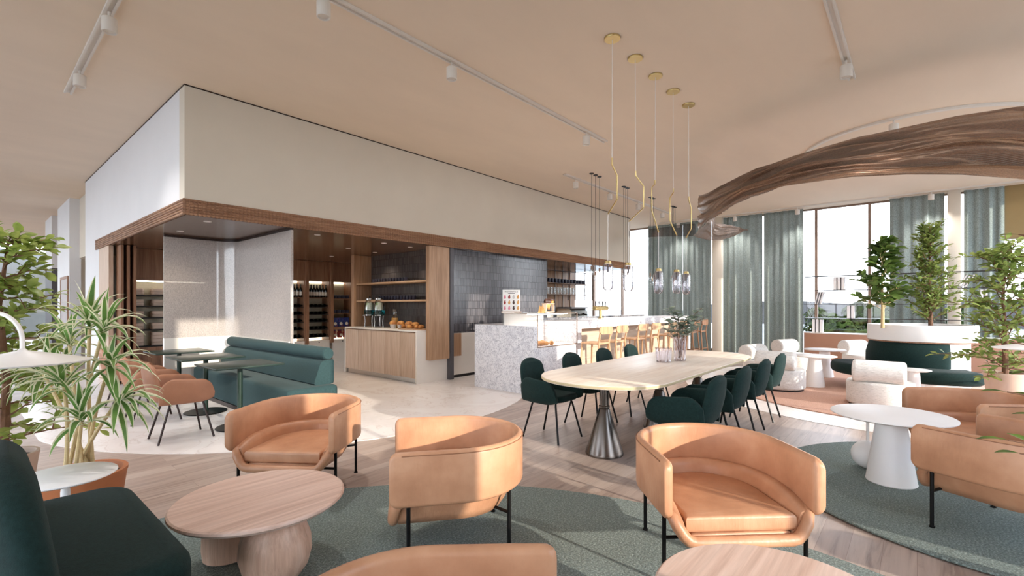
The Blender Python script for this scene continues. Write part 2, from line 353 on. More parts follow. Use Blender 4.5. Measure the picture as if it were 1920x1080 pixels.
# ------------------------------------------------------------------ floor, ceiling
struct(MB().box(FU0,FU1,FV0-.15,FV1,-.3,0),'floor',m_planks)
kf=[(3.896+3.449*math.cos(R(a)),7.572+3.449*math.sin(R(a))) for a in range(-180,1,4)]
kf=[p for p in kf if p[1]<6.9]
struct(MB().prism(kf+[(13.1,6.9),(13.1,13.3),(1.72,13.3),(.5,9.2)],0,.005),'floor_stone',m_stone)
q=MB(); C3=(9.957,.022)
q.loft([[(C3[0]+r*math.cos(2*PI*k/96),C3[1]+r*math.sin(2*PI*k/96),z) for k in range(96)] for r,z in ((2.8,0),(2.8,.005),(BANDR,.005),(BANDR,0))],caps=False)
struct(q,'floor_stone.001',m_stone)
struct(MB().box(FU0,FU1+.1,FV0-.2,FV1+.2,H,H+.3),'ceiling',m_ceil)
# ------------------------------------------------------------------ kiosk shell
K0,K1,KF,KB=1.716,13.1,6.56,13.39
FB,FT=2.466,2.658
struct(MB().box(K0,K1,KF,KF+.2,FT,H),'wall_front',m_plaster)
q=MB(); q.box(K0,K0+.18,KF+.2,11.84,FT,H); q.box(K0,K0+.18,11.84,KB,0,H); struct(q,'wall_left',m_white)
struct(MB().box(K1-.2,K1,KF+.2,KB,FT,H),'wall_right',m_plaster)
q=MB(); q.box(K0+.18,K1-.2,KB-.2,KB,0,H); struct(q,'wall_rear',m_plaster)
struct(MB().box(K0+.02,K1-.02,KF+.02,KB-.21,FB+.005,FB+.06),'ceiling_kiosk',m_walH)
q=MB(); q.box(K0-.004,K1,KF-.004,KF,H-.014,H); q.box(K0-.004,K0,KF,KB,H-.014,H); struct(q,'trim_shadow_gap',m_brownmetal)  # dark strip put in for the shadow gap under the ceiling
# beaded fascia: turned beads along the front, plain rods along the side
q=MB(); nb=int((K1-K0)/.045); rows=6; rh=(FT-FB)/rows
q.box(K0,K1,KF-.012,KF+.05,FB+.01,FT)
for r in range(rows):
    zc=FB+rh*(r+.5); secs=[]
    for k in range(nb*4+1):
        x=K0+(K1-K0)*k/(nb*4); rr=rh*(.2,.46,.54,.46)[k%4]
        secs.append([(x,KF-.012-rr*math.cos(a)*1.1,zc+rr*math.sin(a)) for a in (-PI/2,-PI/4,0,PI/4,PI/2)])
    q.loft(secs,caps=False,closed=False)
struct(q,'trim_2',m_fascia,sharp=60)
q=MB(); q.box(K0-.012,K0+.05,KF-.02,12.1,FB+.01,FT)
for r in range(rows):
    zc=FB+rh*(r+.5)
    q.tube([(K0-.012,KF-.03,zc),(K0-.012,12.1,zc)],rh*.5,10)
struct(q,'trim_3',WOOD('walnut_rods',S(112,78,58),S(150,112,86),S(176,136,108),1,.5))
# left return of the kiosk: pale oak panel and the stacked edges of sliding screens
struct(MB().box(K0-.004,K0+.06,10.93,11.84,0,FB+.004),'wall_panel',m_oakpale)
for k in range(3):
    o=solo(MB().box(K0+.11+.09*k,K0+.15+.09*k,10.62,11.0,0.01,FB),'sliding_screen',m_walV,
      ['outermost walnut sliding screen edge stacked beside the pale oak side panel','middle one of three stacked walnut sliding screen edges','innermost walnut sliding screen edge next to the tray niche wall'][k],'screen','stacked sliding screens')
# rear oak wall with the niche
q=MB(); V=11.1
q.box(K0+.18,2.0,V,V+.06,0,FB); q.box(2.0,3.3,V,V+.06,0,.6); q.box(2.0,3.3,V,V+.06,1.89,FB); q.box(3.3,4.88,V,V+.06,0,FB)
struct(q,'wall_back',m_walV)
q=MB(); q.box(4.88,6.62,V-.02,V+.04,2.0,FB); q.box(6.56,6.9,V-.02,V+.04,0,2.0)
struct(q,'wall_back.001',m_walV)
struct(MB().box(5.45,5.93,9.11,9.21,0,FB),'wall_pier',m_oakV)
struct(MB().box(5.87,5.93,6.75,9.11,0,FB),'wall_side',m_tileY)
q=MB(); q.prism([(x,z) for x,z in stadium(5.43,5.91,.41,FB,.012,4)],0,.09)
o=struct(q,'wall_panel.001',WOOD('oak_veneer_panel',S(158,122,94),S(184,148,118),S(200,166,138),1,.5)); o.rotation_euler=(PI/2,0,0); o.location=(0,6.69,0)
struct(MB().box(5.93,6.02,6.60,6.80,.01,FB),'trim_4',m_grey)
struct(MB().box(6.02,9.15,6.74,6.84,.86,FB),'wall_tile',m_tile)
q=MB(); q.box(6.02,9.15,6.74,6.84,.06,.86); q.mi=1; q.box(6.025,6.33,6.725,6.745,.42,.855); q.mi=2; q.box(6.02,9.15,6.76,6.84,.005,.06)
struct(q,'wall_tile_base',[m_quartz,m_oakV,m_dark])
struct(MB().box(9.05,9.15,6.84,8.5,0,FB),'wall_side.001',m_tileY)
q=MB(); q.box(9.15,13.08,8.5,8.56,1.18,FB); q.mi=1
for k in range(9): q.box(9.4+.42*k,9.46+.42*k,8.48,8.5,1.18,FB)
q.mi=2; q.box(9.15,13.08,8.5,8.56,0,1.18)
struct(q,'wall_back_bar',[WOOD('bronzed_oak',S(120,80,50),S(160,114,76),S(190,146,104),2,.3),m_bronze,m_quartz])
# ------------------------------------------------------------------ window walls
def bay(n,x,y,wd,along,glass=True,deep=.12,ht=H,z0=0,mw=.06):
    # one glazed bay: left mullion, rails, and a pane
    q=MB()
    if along=='y':
        q.box(x-deep/2,x+deep/2,y-mw/2,y+mw/2,z0,ht); q.box(x-.04,x+.04,y+mw/2,y+wd-mw/2,ht-.04,ht); q.box(x-.05,x+.05,y+mw/2,y+wd-mw/2,z0,z0+.08)
        pb=MB().box(x-.006,x+.006,y+mw/2,y+wd-mw/2,z0+.08,ht-.04)
    else:
        q.box(x-mw/2,x+mw/2,y-deep/2,y+deep/2,z0,ht); q.box(x+mw/2,x+wd-mw/2,y-.04,y+.04,ht-.04,ht); q.box(x+mw/2,x+wd-mw/2,y-.05,y+.05,z0,z0+.08)
        pb=MB().box(x+mw/2,x+wd-mw/2,y-.006,y+.006,z0+.08,ht-.04)
    o=struct(q,'window_%d'%n,m_bronze); pb.build('pane',m_glass,o); return o
WN=0
WU=15.06
for k in range(-3,13):
    WN+=1; bay(WN,WU,.92+1.15*k,1.15,'y')
for k in range(5): WN+=1; bay(WN,-6+2.3*k,27.4,2.3,'x',mw=.1)
for k in range(13): WN+=1; bay(WN,-5.9,-3+2.3*k,2.3,'y',mw=.1)
# unseen sunny side wall: glazed bays between solid piers added to block the sun
def solidwall(n,x0,x1): struct(MB().box(x0,x1,FV0-.1,FV0+.1,0,H),n,m_plaster)
BL=SUNBLOCK
solidwall('wall_sunblock',-6,BL[0]); solidwall('wall_sunblock.001',BL[1],BL[2])
for a,b_ in ((BL[0],BL[1]),(BL[2],15.0)):
    n=max(1,round((b_-a)/1.3))
    for k in range(n): WN+=1; bay(WN,a+(b_-a)*k/n,FV0,(b_-a)/n,'x',mw=.05)
# columns by the glass
struct(MB().box(14.6,14.95,4.38,4.65,0,H,.01),'wall_column',m_plaster)
struct(MB().box(14.6,14.95,-.745,-.53,0,H,.01),'wall_column.001',m_plaster)
struct(MB().box(14.9,15.2,FV0,-1.46,2.86,H),'wall_bulkhead',PB('olive_plaster',S(150,126,84),.8,var=.03))
# far end: fins of wall, dark lobby door
q=MB(); q.box(1.716,1.93,15.66,17.8,0,H); struct(q,'wall_fin',m_white)
q=MB(); q.box(1.716,1.93,19.1,20.7,2.48,H); q.mi=1; q.box(1.716,1.93,19.1,20.7,0,2.48); struct(q,'wall_fin.001',[m_white,m_grey])
q=MB(); q.box(1.93,2.05,15.8,17.7,0,H); q.box(1.93,4.2,20.5,20.7,0,H); struct(q,'wall_fin.002',m_plaster)
q=MB(); q.box(1.69,1.72,15.75,15.82,0,2.12); q.box(1.69,1.72,17.0,17.07,0,2.12); q.box(1.69,1.72,15.82,17.0,2.05,2.12); q.mi=1; q.box(1.70,1.718,15.82,17.0,0,2.05)
dr=struct(q,'door_1',[m_walV,PB('grey_door',S(176,168,166),.5,var=.02)])
MB().tube([(1.67,16.85,.95),(1.67,16.85,1.2)],.012).build('door_handle',m_steel,dr)
q=MB(); q.box(1.9,2.0,13.39,15.66,2.55,H); struct(q,'wall_lintel',m_plaster)
q=MB(); q.box(2.4,2.5,13.39,15.66,0,1.2); struct(q,'wall_low',m_grey)
# ------------------------------------------------------------------ outside
struct(MB().box(-400,900,-500,700,-9.2,-9),'ground',m_ground)
q=MB()
for k in range(2):
    d=(300,520)[k]; hh=(3,9)[k]; secs=[]
    for j in range(61):
        a=R(-75+94*j/60); z=EYE-2+hh*(.5+.5*math.sin(j*.7+k)*.4)
        secs.append([(d*math.cos(a),d*math.sin(a),-9),(d*math.cos(a),d*math.sin(a),z),((d+80)*math.cos(a),(d+80)*math.sin(a),-9)])
    q.loft(secs,caps=False,closed=False)
struct(q,'hill_far',m_sea)
q=MB(); secs=[]
for j in range(25):
    x=-40+80*j/24; secs.append([(x,40,-1),(x,44,3.6+.5*math.sin(j*.9)),(x,52,5.2+.6*math.sin(j*.6+1)),(x,80,-1)])
q.loft(secs,caps=False,closed=False); struct(q,'hill_near',m_hill)
def crown(q,c,r,h,n,seed,sz):
    g=random.Random(seed)
    for _ in range(n):
        a=g.uniform(0,2*PI); t=g.uniform(-1,1); rr=math.sqrt(1-t*t)*r*g.uniform(.75,1.02); p=Vector((c[0]+rr*math.cos(a),c[1]+rr*math.sin(a),c[2]+t*h))
        d=Vector((math.cos(a)*.7,math.sin(a)*.7,.5+t*.4)).normalized(); u=d.orthogonal().normalized(); v=d.cross(u); s=sz*g.uniform(.6,1.3); ang=g.uniform(0,PI)
        u2=u*math.cos(ang)+v*math.sin(ang); v2=d.cross(u2)
        q._add([p-u2*s,p-v2*s*.6+d*s*.3,p+u2*s,p+v2*s*.6+d*s*.3],[(0,1,2,3)])
def far_tree(seed):
    t=thing('forest_tree','one of the dark green forest trees beyond the glass wall','tree',(0,0,0),0,'forest trees beyond the window')
    q=MB(); q.tube([(0,0,0),(.1,0,2.5),(0,.1,4.6)],[.28,.22,.12],7); q.build('trunk',m_bark,t)
    q=MB(); g=random.Random(seed)
    for k in range(6):
        a=k*2.4; r=.75*g.random(); crown(q,(r*math.cos(a),r*math.sin(a),5.2+g.uniform(-1.3,1.2)),1.05*g.uniform(.85,1.1),1.0,170,seed*10+k,.30)
    q.build('crown',m_forest,t,recalc=False); return t
ft=[far_tree(1),far_tree(2)]; i=0
for ri,(d,top) in enumerate(((24,-1.5),(28.6,-.9),(33.4,-.6),(38.4,-.3),(44,.0),(51,.35),(59,.7))):
    n=max(2,int(330*d/FPX/4.3))
    for k in range(n):
        px=1500+330*(k+.5+.25*(ri%2))/n; Y=d+.25*math.sin(k*2.1); x,y=XY((px-960)/FPX*Y,Y)
        o=ft[i] if i<2 else dup(ft[i%2],(0,0,0)); o.location=(x,y,top-6.6+.35*math.sin(k*1.7+ri)); o.rotation_euler=(0,0,(k+ri)*PI/2); i+=1
# ------------------------------------------------------------------ rugs
def rug(name,c,r,m,label): return solo(MB().prism(circle(r,96,0,0),.0055,.02,.006),name,m,label,'rug',None,(c[0],c[1],0))
rug('round_rug',(.224,.851),2.94,m_rug,'large round green-grey rug under the tan armchairs and wooden tables')
rug('round_rug',(4.844,-.44),1.39,m_rug,'smaller round green-grey rug under the white side table on the right')
rug('round_rug',C3,2.88,m_rug3,'round terracotta rug under the oatmeal stools and green bench')
# ------------------------------------------------------------------ tan barrel armchairs
def band(st,t,z0,z1,er,flare=0,n=5):
    L=[0]
    for a,b_ in zip(st,st[1:]): L.append(L[-1]+math.hypot(b_[0]-a[0],b_[1]-a[1]))
    extra=[]; T=L[-1]
    def at(s):
        for k in range(len(L)-1):
            if s<=L[k+1]+1e-9:
                u=(s-L[k])/(L[k+1]-L[k]); a,b_=st[k],st[k+1]; return [a[j]+(b_[j]-a[j])*u for j in range(4)]
        return list(st[-1])
    ss=[er*(1-math.cos(PI/2*k/n)) for k in range(n)]+[x for x in L if er<x<T-er]+[T-er*(1-math.cos(PI/2*k/n)) for k in range(n-1,-1,-1)]
    secs=[]
    for s in ss:
        x,y,nx,ny=at(s); d=min(s,T-s); f=0 if d>=er else er-math.sqrt(max(0,er*er-(er-d)**2)); th=t*(1 if d>=er*.6 else .45+.55*math.sqrt(max(0,1-(1-d/(er*.6))**2)))
        a0,a1=z0+f,z1-f; hh=a1-a0; rr=min(th*.5,.03); pr=[]
        for cx,cz,a in ((-rr,a1-rr,0),(-th+rr,a1-rr,90),(-th+rr,a0+rr,180),(-rr,a0+rr,270)):
            for k in range(4):
                an=R(a+30*k); pr.append((cx+rr*math.cos(an),cz+rr*math.sin(an)))
        secs.append([(x+nx*(o+flare*(z-z0)),y+ny*(o+flare*(z-z0)),z) for o,z in pr])
    return MB().loft(secs)
def armchair(label,loc,rz):
    t=thing('armchair',label,'armchair',loc,rz,'tan leather barrel armchairs')
    st=upath(.40,.37,.40,26,6)
    bd=band(st,.05,.365,.65,.045).build('backrest_band',m_leather,t,sharp=60)
    MB().tube([(x+nx*.0005,y+ny*.0005,.634) for x,y,nx,ny in st[1:-1]],.0028,6).build('piping',m_seam,bd)
    # seat bowl: wall leaning outwards, round back and sides
    st2=upath(.335,.33,.345,24,6); secs=[]; ns=len(st2)
    for i,(x,y,nx,ny) in enumerate(st2):
        e=max(0,(y-.10)/.23); dz=.055*e*e
        pr=[(-.105,.240),(-.095,.228),(-.075,.232)]+[(-.07+.09*((z-.235)/.2)**.8,z-dz*(z-.235)/.2) for z in (.28,.33,.38,.42)]+[(.016,.436-dz),(-.005,.442-dz),(-.03,.434-dz),(-.045,.40-dz),(-.06,.30)]
        secs.append([(x+nx*o,y+ny*o,z) for o,z in pr])
    q=MB().loft(secs)
    pts=[(x-nx*.085,y-ny*.085) for x,y,nx,ny in st2]; q.prism(pts,.228,.287,.012)
    lip=[(-.352,.285,.385),(-.345,.325,.37),(-.325,.345,.33),(-.295,.352,.285),(-.27,.355,.262),(-.235,.357,.255),(0,.36,.255)]; lip+=[(-x,y,z) for x,y,z in lip[-2::-1]]
    q.tube(lip,[.018,.026]+[.029]*(len(lip)-4)+[.026,.018],12)
    q.build('seat_bowl',m_leather,t,sharp=50)
    pts=[(x-nx*.058,y-ny*.058) for x,y,nx,ny in st2]; pts[0]=(pts[0][0],.335); pts[-1]=(pts[-1][0],.335)
    c=MB().prism(pts,.287,.37,.02,3).build('seat_cushion',m_leather,t,sharp=60)
    pts2=inset(pts,.004); MB().tube([(x,y,.352) for x,y in pts2]+[(pts2[0][0],pts2[0][1],.352)],.004,6).build('piping',m_leather,c)
    for sx in (-1,1):
        for xx,yy,top in ((.365,.275,.40),(.275,-.27,.40)):
            q=MB().tube([(sx*xx,yy,.0215),(sx*xx,yy,top)],.011,8); q.lathe([(.016,.021),(.016,.029)],sx*xx,yy,0,10); q.build('leg',m_black,t)
        MB().tube([(sx*.365,.275,.245),(sx*.2,.275,.245)],.009,8).build('brace',m_black,t)
        MB().tube([(sx*.275,-.27,.25),(sx*.18,-.20,.25)],.009,8).build('brace',m_black,t)
    return t
def AXY(X,Y): return XY(X,Y)+(0,)
ac=armchair('tan leather barrel armchair beside the stone floor, behind the round wooden table',AXY(-1.585,3.648),faceXY(-.093,-.996))
dup(ac,AXY(-.336,2.837),faceXY(-.979,-.202),'tan leather barrel armchair in the middle, its outer side turned to us')
dup(ac,AXY(1.107,2.645),faceXY(.052,-.999),'tan leather barrel armchair facing us with its open seat in front of the dining chairs')
dup(ac,AXY(-.217,1.10),faceXY(1,.03),'tan leather barrel armchair cut off by the bottom edge of the picture')
dup(ac,AXY(3.053,2.826),faceXY(-.391,.92),'tan leather barrel armchair nearest the white side table, seen from behind')
dup(ac,AXY(3.937,3.937),faceXY(-.997,.081),'tan leather barrel armchair beside the leafy tree, beyond the white side table')
# ------------------------------------------------------------------ round wooden coffee tables
def coffee(label,X,Y,turn):
    x,y=XY(X,Y); t=thing('coffee_table',label,'table',(x,y,0),turn,'round wooden coffee tables')
    MB().lathe([(.0,.362),(.37,.362),(.395,.368),(.41,.383),(.408,.394),(.40,.40),(0,.40)],n=72).build('tabletop',m_oakH,t,sharp=25)
    return t
m_oakleg=WOOD('oak_turned_leg',S(190,152,130),S(212,176,154),S(224,194,174),2,.45)
def cofflegs(t,a,b_):
    MB().lathe([(0,.0205),(.10,.0205),(.122,.03),(.128,.08),(.122,.30),(.115,.36),(0,.362)],a[0],a[1],0,40).build('drum_leg',m_oakleg,t)
    MB().lathe([(0,.0205),(.06,.0205),(.11,.045),(.15,.10),(.168,.17),(.163,.235),(.14,.30),(.105,.345),(.085,.362),(0,.362)],b_[0],b_[1],0,44).build('ball_leg',m_oakleg,t)
x,y=XY(-1.315,2.48)
def rel(X,Y,o): u=XY(X,Y); return (u[0]-o[0],u[1]-o[1])
t=coffee('round wooden coffee table on the left with a drum leg and a ball leg',-1.315,2.48,0); cofflegs(t,rel(-1.56,2.60,(x,y)),rel(-1.18,2.36,(x,y)))
t=coffee('round wooden coffee table at the bottom edge, in front of the facing armchair',.90,1.58,0); cofflegs(t,(.12,.05),(-.14,-.1))
# ------------------------------------------------------------------ upholstered shell chairs (green and leather)
def shell_chair(name,label,loc,rz,m,group,lm):
    t=thing(name,label,'chair',loc,rz,group)
    # seat pad
    pts=[(x,y) for x,y in stadium(-.215,.215,-.21,.24,.12,8)]; MB().prism(pts,.41,.475,.03,3).build('seat',m,t,sharp=60)
    # backrest: rounded pad, narrower at the top, leaning back
    q=MB(); secs=[]; N=18
    for k in range(N+1):
        u=1-(1-k/N)**1.35; z=.42+.40*u; hw=(.225-.045*u)*1.0
        if u>.68: hw*=max(.0,1-((u-.68)/.325)**2.6)**.45
        if u<.12: hw*=.86+.14*u/.12
        th=.035*(1 if .06<u<.93 else .55); yb=-.225-.075*u-.02*math.sin(PI*u); secs.append([])
        for j in range(20):
            a=2*PI*j/20; cx,sx_=math.cos(a),math.sin(a); ex=.55
            px=hw*math.copysign(abs(cx)**ex,cx); py=th*math.copysign(abs(sx_)**.8,sx_)
            secs[-1].append((px,yb+py+.05*(px/.22)**2,z))
    q.loft(secs); q.build('backrest',m,t,sharp=70)
    for s in (-1,1):
        q=MB(); secs=[]; N=16
        for k in range(N+1):
            u=k/N; y=-.235+.47*u; x=s*(.20+.055*math.sin(min(1,u*1.6)*PI/2)-.02*max(0,u-.7)/.3)
            zt=.665-.035*u; zb=.395+.0*u
            if u<.25: zt-=.10*(1-u/.25)**2
            if u>.72: f=(u-.72)/.28; zt=zb+.10+(zt-zb-.10)*math.sqrt(max(0,1-f*f)); zb+=.03*f*f
            if u>.92: zt=max(zb+.05,zt)
            th=.03*(1 if .05<u<.95 else .6); zc,hz=(zt+zb)/2,(zt-zb)/2; ring=[]
            for j in range(16):
                a=2*PI*j/16; c_,s_=math.cos(a),math.sin(a)
                ring.append((x+th*math.copysign(abs(c_)**.8,c_)+s*.02*s_,y,zc+hz*math.copysign(abs(s_)**.45,s_)))
            secs.append(ring)
        q.loft(secs); q.build('armrest',m,t,sharp=70)
    for sx in (-1,1):
        for xx,yy,y0 in ((.215,.24,.14),(.185,-.24,-.12)):
            q=MB().tube([(sx*.10,y0,.408),(sx*.135,y0*1.08,.402),(sx*.15,y0*1.15,.37),(sx*xx,yy,.006)],.0105,8); q.build('leg',lm,t)
    return t
DC=2.94
gl=['green dining chair at the kiosk side of the table, nearest to us','green dining chair at the kiosk side of the table, second from the near end','green dining chair at the kiosk side of the table, third from the near end','sunlit green dining chair at the far end of the kiosk side of the table']
gr=['green dining chair on the window side of the table, directly behind the facing armchair','green dining chair on the window side of the table, second from the near end','green dining chair on the window side of the table, third from the near end','green dining chair on the window side of the table, farthest one before the oatmeal stools']
us=[4.07,4.855,5.64,6.43]; dc=None
for k,u in enumerate(us):
    if dc is None: dc=shell_chair('dining_chair',gl[k],(u,DC,0),PI,m_green,'green dining chairs at the long table',m_black)
    else: dup(dc,(u,DC,0),PI,gl[k])
for k,u in enumerate(us): dup(dc,(u,1.53,0),0,gr[k])
lc=shell_chair('side_chair','tan leather side chair at the nearest cafe table',(1.51,5.89,0),face(1,0),m_leather2,'tan leather cafe chairs',m_brownmetal)
dup(lc,(1.51,7.03,0),face(1,0),'tan leather side chair at the middle cafe table')
dup(lc,(1.51,8.17,0),face(1,0),'tan leather side chair at the farthest cafe table, behind the striped plant')
# ------------------------------------------------------------------ cafe tables and banquette
ct=None
for k,v in enumerate((5.89,7.05,8.21)):
    lab=['dark green square cafe table nearest to us by the banquette','dark green square cafe table in the middle of the row of three','dark green square cafe table farthest away near the tray niche'][k]
    if ct is None:
        ct=thing('cafe_table',lab,'table',(2.08,v,0),0,'dark green cafe tables')
        MB().box(-.355,.355,-.35,.35,.712,.73,.004).build('tabletop',m_darkgreenmetal,ct)
        MB().tube([(0,0,.02),(0,0,.712)],.028,16).build('pole',m_darkgreenmetal,ct)
        MB().lathe([(0,.0055),(.24,.0055),(.245,.012),(.24,.018),(.03,.022),(0,.022)],n=48).build('base',m_black,ct)
    else: dup(ct,(2.08,v,0),0,lab)
bq=thing('banquette','dark green upholstered banquette with a bolster, against the wire-glass screen','banquette',(2.65,6.92,0),0)
MB().box(-.28,.30,-1.6,1.62,.0055,.06).build('plinth',m_brownmetal,bq)
MB().box(-.30,.31,-1.64,1.64,.06,.45,.05,4).build('seat',m_green2,bq,sharp=60)
q=MB(); pr=[(.08,.45),(.30,.45),(.31,.47),(.31,.72),(.30,.74),(.20,.74),(.155,.72),(.13,.68),(.07,.50),(.065,.465)]
q.loft([[(x,-1.52,z) for x,z in pr],[(x,1.58,z) for x,z in pr]]); q.build('back_cushion',m_green2,bq,sharp=50)
q=MB(); q.lathe([(0,-1.55),(.06,-1.55),(.07,-1.54),(.075,-1.52),(.075,1.56),(.07,1.585),(.06,1.595),(0,1.595)],0,0,0,28,M=Matrix.Translation((.225,0,.815))@Matrix.Rotation(-PI/2,4,'X')); q.build('bolster',m_green2,bq)
# ------------------------------------------------------------------ dining table
dt=thing('dining_table','long round-ended pale wooden dining table on three smoked chrome cones','table',(5.19,2.21,0))
MB().prism(stadium(-1.84,1.84,-.61,.61,.58,16),.708,.74,.006).build('tabletop',[m_ash],dt)
q=MB(); q.loft([[(x,y,z) for x,y in (inset(stadium(-1.84,1.84,-.61,.61,.58,16),d))] for d,z in ((.0,.7135),(-.002,.726),(.0,.7345))],caps=False); q.build('edge_band',m_ashedge,dt)
for x in (-1.24,.01,1.26):
    g=MB().lathe([(0,.001),(.176,.001),(.178,.012),(.172,.03),(.052,.42),(.046,.43),(0,.43)],x,.03,0,48).build('cone_leg',m_chrome,dt,sharp=30)
    MB().lathe([(0,.43),(.045,.43),(.052,.437),(.052,.452),(.046,.46),(.046,.706),(0,.706)],x,.03,0,32).build('neck',m_chrome,g,sharp=30)
# ------------------------------------------------------------------ oatmeal round stools with bolster backs
def pouf(label,loc,rz):
    t=thing('lounge_stool',label,'stool',loc,rz,'oatmeal lounge stools with bolsters')
    base=stadium(-.38,.38,-.30,.42,.34,14)
    MB().prism(inset(base,.03),.0205,.05).build('plinth',m_dark,t)
    MB().prism(base,.045,.365,.035,3).build('seat',m_boucle,t,sharp=60)
    q=MB(); pr=[(0,-.29),(.10,-.29),(.13,-.283),(.147,-.265),(.15,-.24),(.15,.24),(.147,.265),(.13,.283),(.10,.29),(0,.29)]
    q.lathe(pr,0,0,0,32,M=Matrix.Translation((0,-.17,.505))@Matrix.Rotation(PI/2,4,'Y')); q.build('bolster_back',m_boucle,t,sharp=50); return t
pf=pouf('oatmeal lounge stool with its back to the dining chairs, near the small white tables',(8.76,1.74,0),face(1,0))
dup(pf,(8.17,.39,0),face(1,0),'oatmeal lounge stool in front of the green bench, beside the tan armchair')
def pdir(cx,cy,ax,ay,L=.29):   # bolster starts at (cx,cy) and runs along (ax,ay); the seat lies to its right
    fx,fy=ay,-ax; mx,my=cx+ax*L,cy+ay*L; return (mx+fx*.17,my+fy*.17,0),face(fx,fy)
l,r=pdir(9.6,2.46,.965,-.265); dup(pf,l,r,'oatmeal lounge stool turned to the window, left of the others by the table end')
l,r=pdir(11.45,2.31,.91,-.41); dup(pf,l,r,'oatmeal lounge stool right in front of the drawn curtains')
l,r=pdir(12.23,1.2,.834,-.55); dup(pf,l,r,'oatmeal lounge stool behind the green bench by the terracotta shelf')
# ------------------------------------------------------------------ white pedestal tables
def pedestal(label,loc,h,r,rb,rt,group=None):
    t=thing('side_table',label,'table',(loc[0],loc[1],0),0,group)
    MB().lathe([(0,h-.022),(r-.03,h-.022),(r,h-.010),(r,h-.004),(r-.006,h),(0,h)],n=64).build('tabletop',m_tableWhite,t)
    MB().lathe([(0,.0205),(rb,.0205),(rb+.004,.028),(rb,.04),(rt+.008,h-.1),(rt,h-.022),(0,h-.022)],n=40).build('pedestal',m_tableWhite,t); return t
t=pedestal('white round side table with a cone foot and a ball foot on the right rug',XY(2.96,3.69),.55,.395,.16,.095)
ox,oy=rel(3.01,4.0,XY(2.96,3.69)); b_=MB().sphere((ox,oy,.135),.118,1,1,.98,28,18).build('ball_foot',m_tableWhite,t)
MB().tube([(ox,oy,.24),(ox,oy,.53)],.011,10).build('rod',m_whitemetal,b_)
pedestal('small white cone table farther back beside the terracotta shelf unit',XY(6.02,9.1),.55,.35,.15,.085,'white cone tables on the terracotta rug')
pedestal('small white cone table right behind the near oatmeal stool',XY(5.14,8.02),.546,.32,.15,.085,'white cone tables on the terracotta rug')
pedestal('small white cone table half hidden between the stool and the green bench',XY(5.62,6.62),.50,.2,.1,.07,'white cone tables on the terracotta rug')
# ------------------------------------------------------------------ planter island with the green bench
PC=XY(6.665,7.72)
pl=thing('planter','tall white round planter with two trees, behind the green bench','planter',(PC[0],PC[1],0))
MB().lathe([(0,.02),(.60,.02),(.60,.84),(0,.84)],n=64).build('drum',m_tableWhite,pl)
MB().lathe([(.58,.835),(.685,.835),(.69,.845),(.69,1.078),(.685,1.084),(.64,1.084),(.635,1.075),(.635,1.0),(0,1.0)],n=64).build('rim',m_tableWhite,pl)
MB().lathe([(.60,.815),(.68,.815),(.68,.836),(.60,.836)],n=64).build('soffit_ring',m_walV,pl)
MB().lathe([(0,1.0),(.634,1.0),(.634,1.015),(.3,1.03),(0,1.03)],n=40).build('soil',m_soil,pl)
bx,by=XY(-.932,-.361); bl=math.hypot(bx,by); bx/=bl; by/=bl
bn=thing('curved_bench','dark green curved bench with a backrest, wrapped round the white planter','bench',(PC[0],PC[1],0),face(bx,by))
q=MB(); secs=[]; st=[]
pts=[]
for k in range(40):
    a=PI*k/39; pts.append((1.04*math.cos(a),.48+.68*math.sin(a)))
for k in range(13):
    a=PI-PI*k/12; pts.append((.66*math.cos(a)*1.0,.12+.50*math.sin(a)))
q.prism(pts,.255,.445,.07,4); q.build('seat',m_green,bn,sharp=60)
q=MB(); secs=[]
for k in range(25):
    a=R(30+120*k/24); ca,sa=math.cos(a),math.sin(a); e=min(k,24-k); th=.10 if e>0 else .05
    secs.append([(ca*(r),sa*(r),z) for r,z in ((.615,.44),(.615+th,.44),(.625+th*.9,.62),(.612+th*.6,.795),(.612+th*.4,.812),(.612,.812))])
q.loft(secs); q.build('backrest',m_green,bn,sharp=60)
q=MB(); q.prism([(x*.62,.62+(y-.62)*.6) for x,y in circle(.62,40,0,.75)],.0205,.29); q.build('foot',m_tableWhite,bn)
# ------------------------------------------------------------------ wire-glass screen behind the banquette
sg=thing('glass_screen','curved wire-cloth glass screen on a white base behind the green banquette','partition',(0,0,0))
ol=[(2.98,6.58)]+[(2.98,6.6+1.78*k/10) for k in range(1,11)]
ol+=[(2.68+.30*math.cos(R(a)),8.38+.30*math.sin(R(a))) for a in range(9,91,9)]+[(2.68-.68*k/5,8.68) for k in range(1,6)]
def strip(q,ol,t,z0,z1):
    secs=[]
    for i,(x,y) in enumerate(ol):
        a=Vector(ol[max(i-1,0)]); b_=Vector(ol[min(i+1,len(ol)-1)]); d=(b_-a).normalized(); n=Vector((d.y,-d.x))
        secs.append([(x-n.x*t/2,y-n.y*t/2,z0),(x+n.x*t/2,y+n.y*t/2,z0),(x+n.x*t/2,y+n.y*t/2,z1),(x-n.x*t/2,y-n.y*t/2,z1)])
    return q.loft(secs)
strip(MB(),ol,.08,.0055,.895).build('base_wall',m_quartz,sg)
strip(MB(),ol,.02,.895,2.44).build('wire_glass',m_wireglass,sg)
strip(MB(),ol,.05,2.44,2.468).build('top_rail',m_brownmetal,sg)
MB().box(2.96,3.0,6.562,6.58,.01,2.44,.004).build('edge_post',m_wireglass,sg)
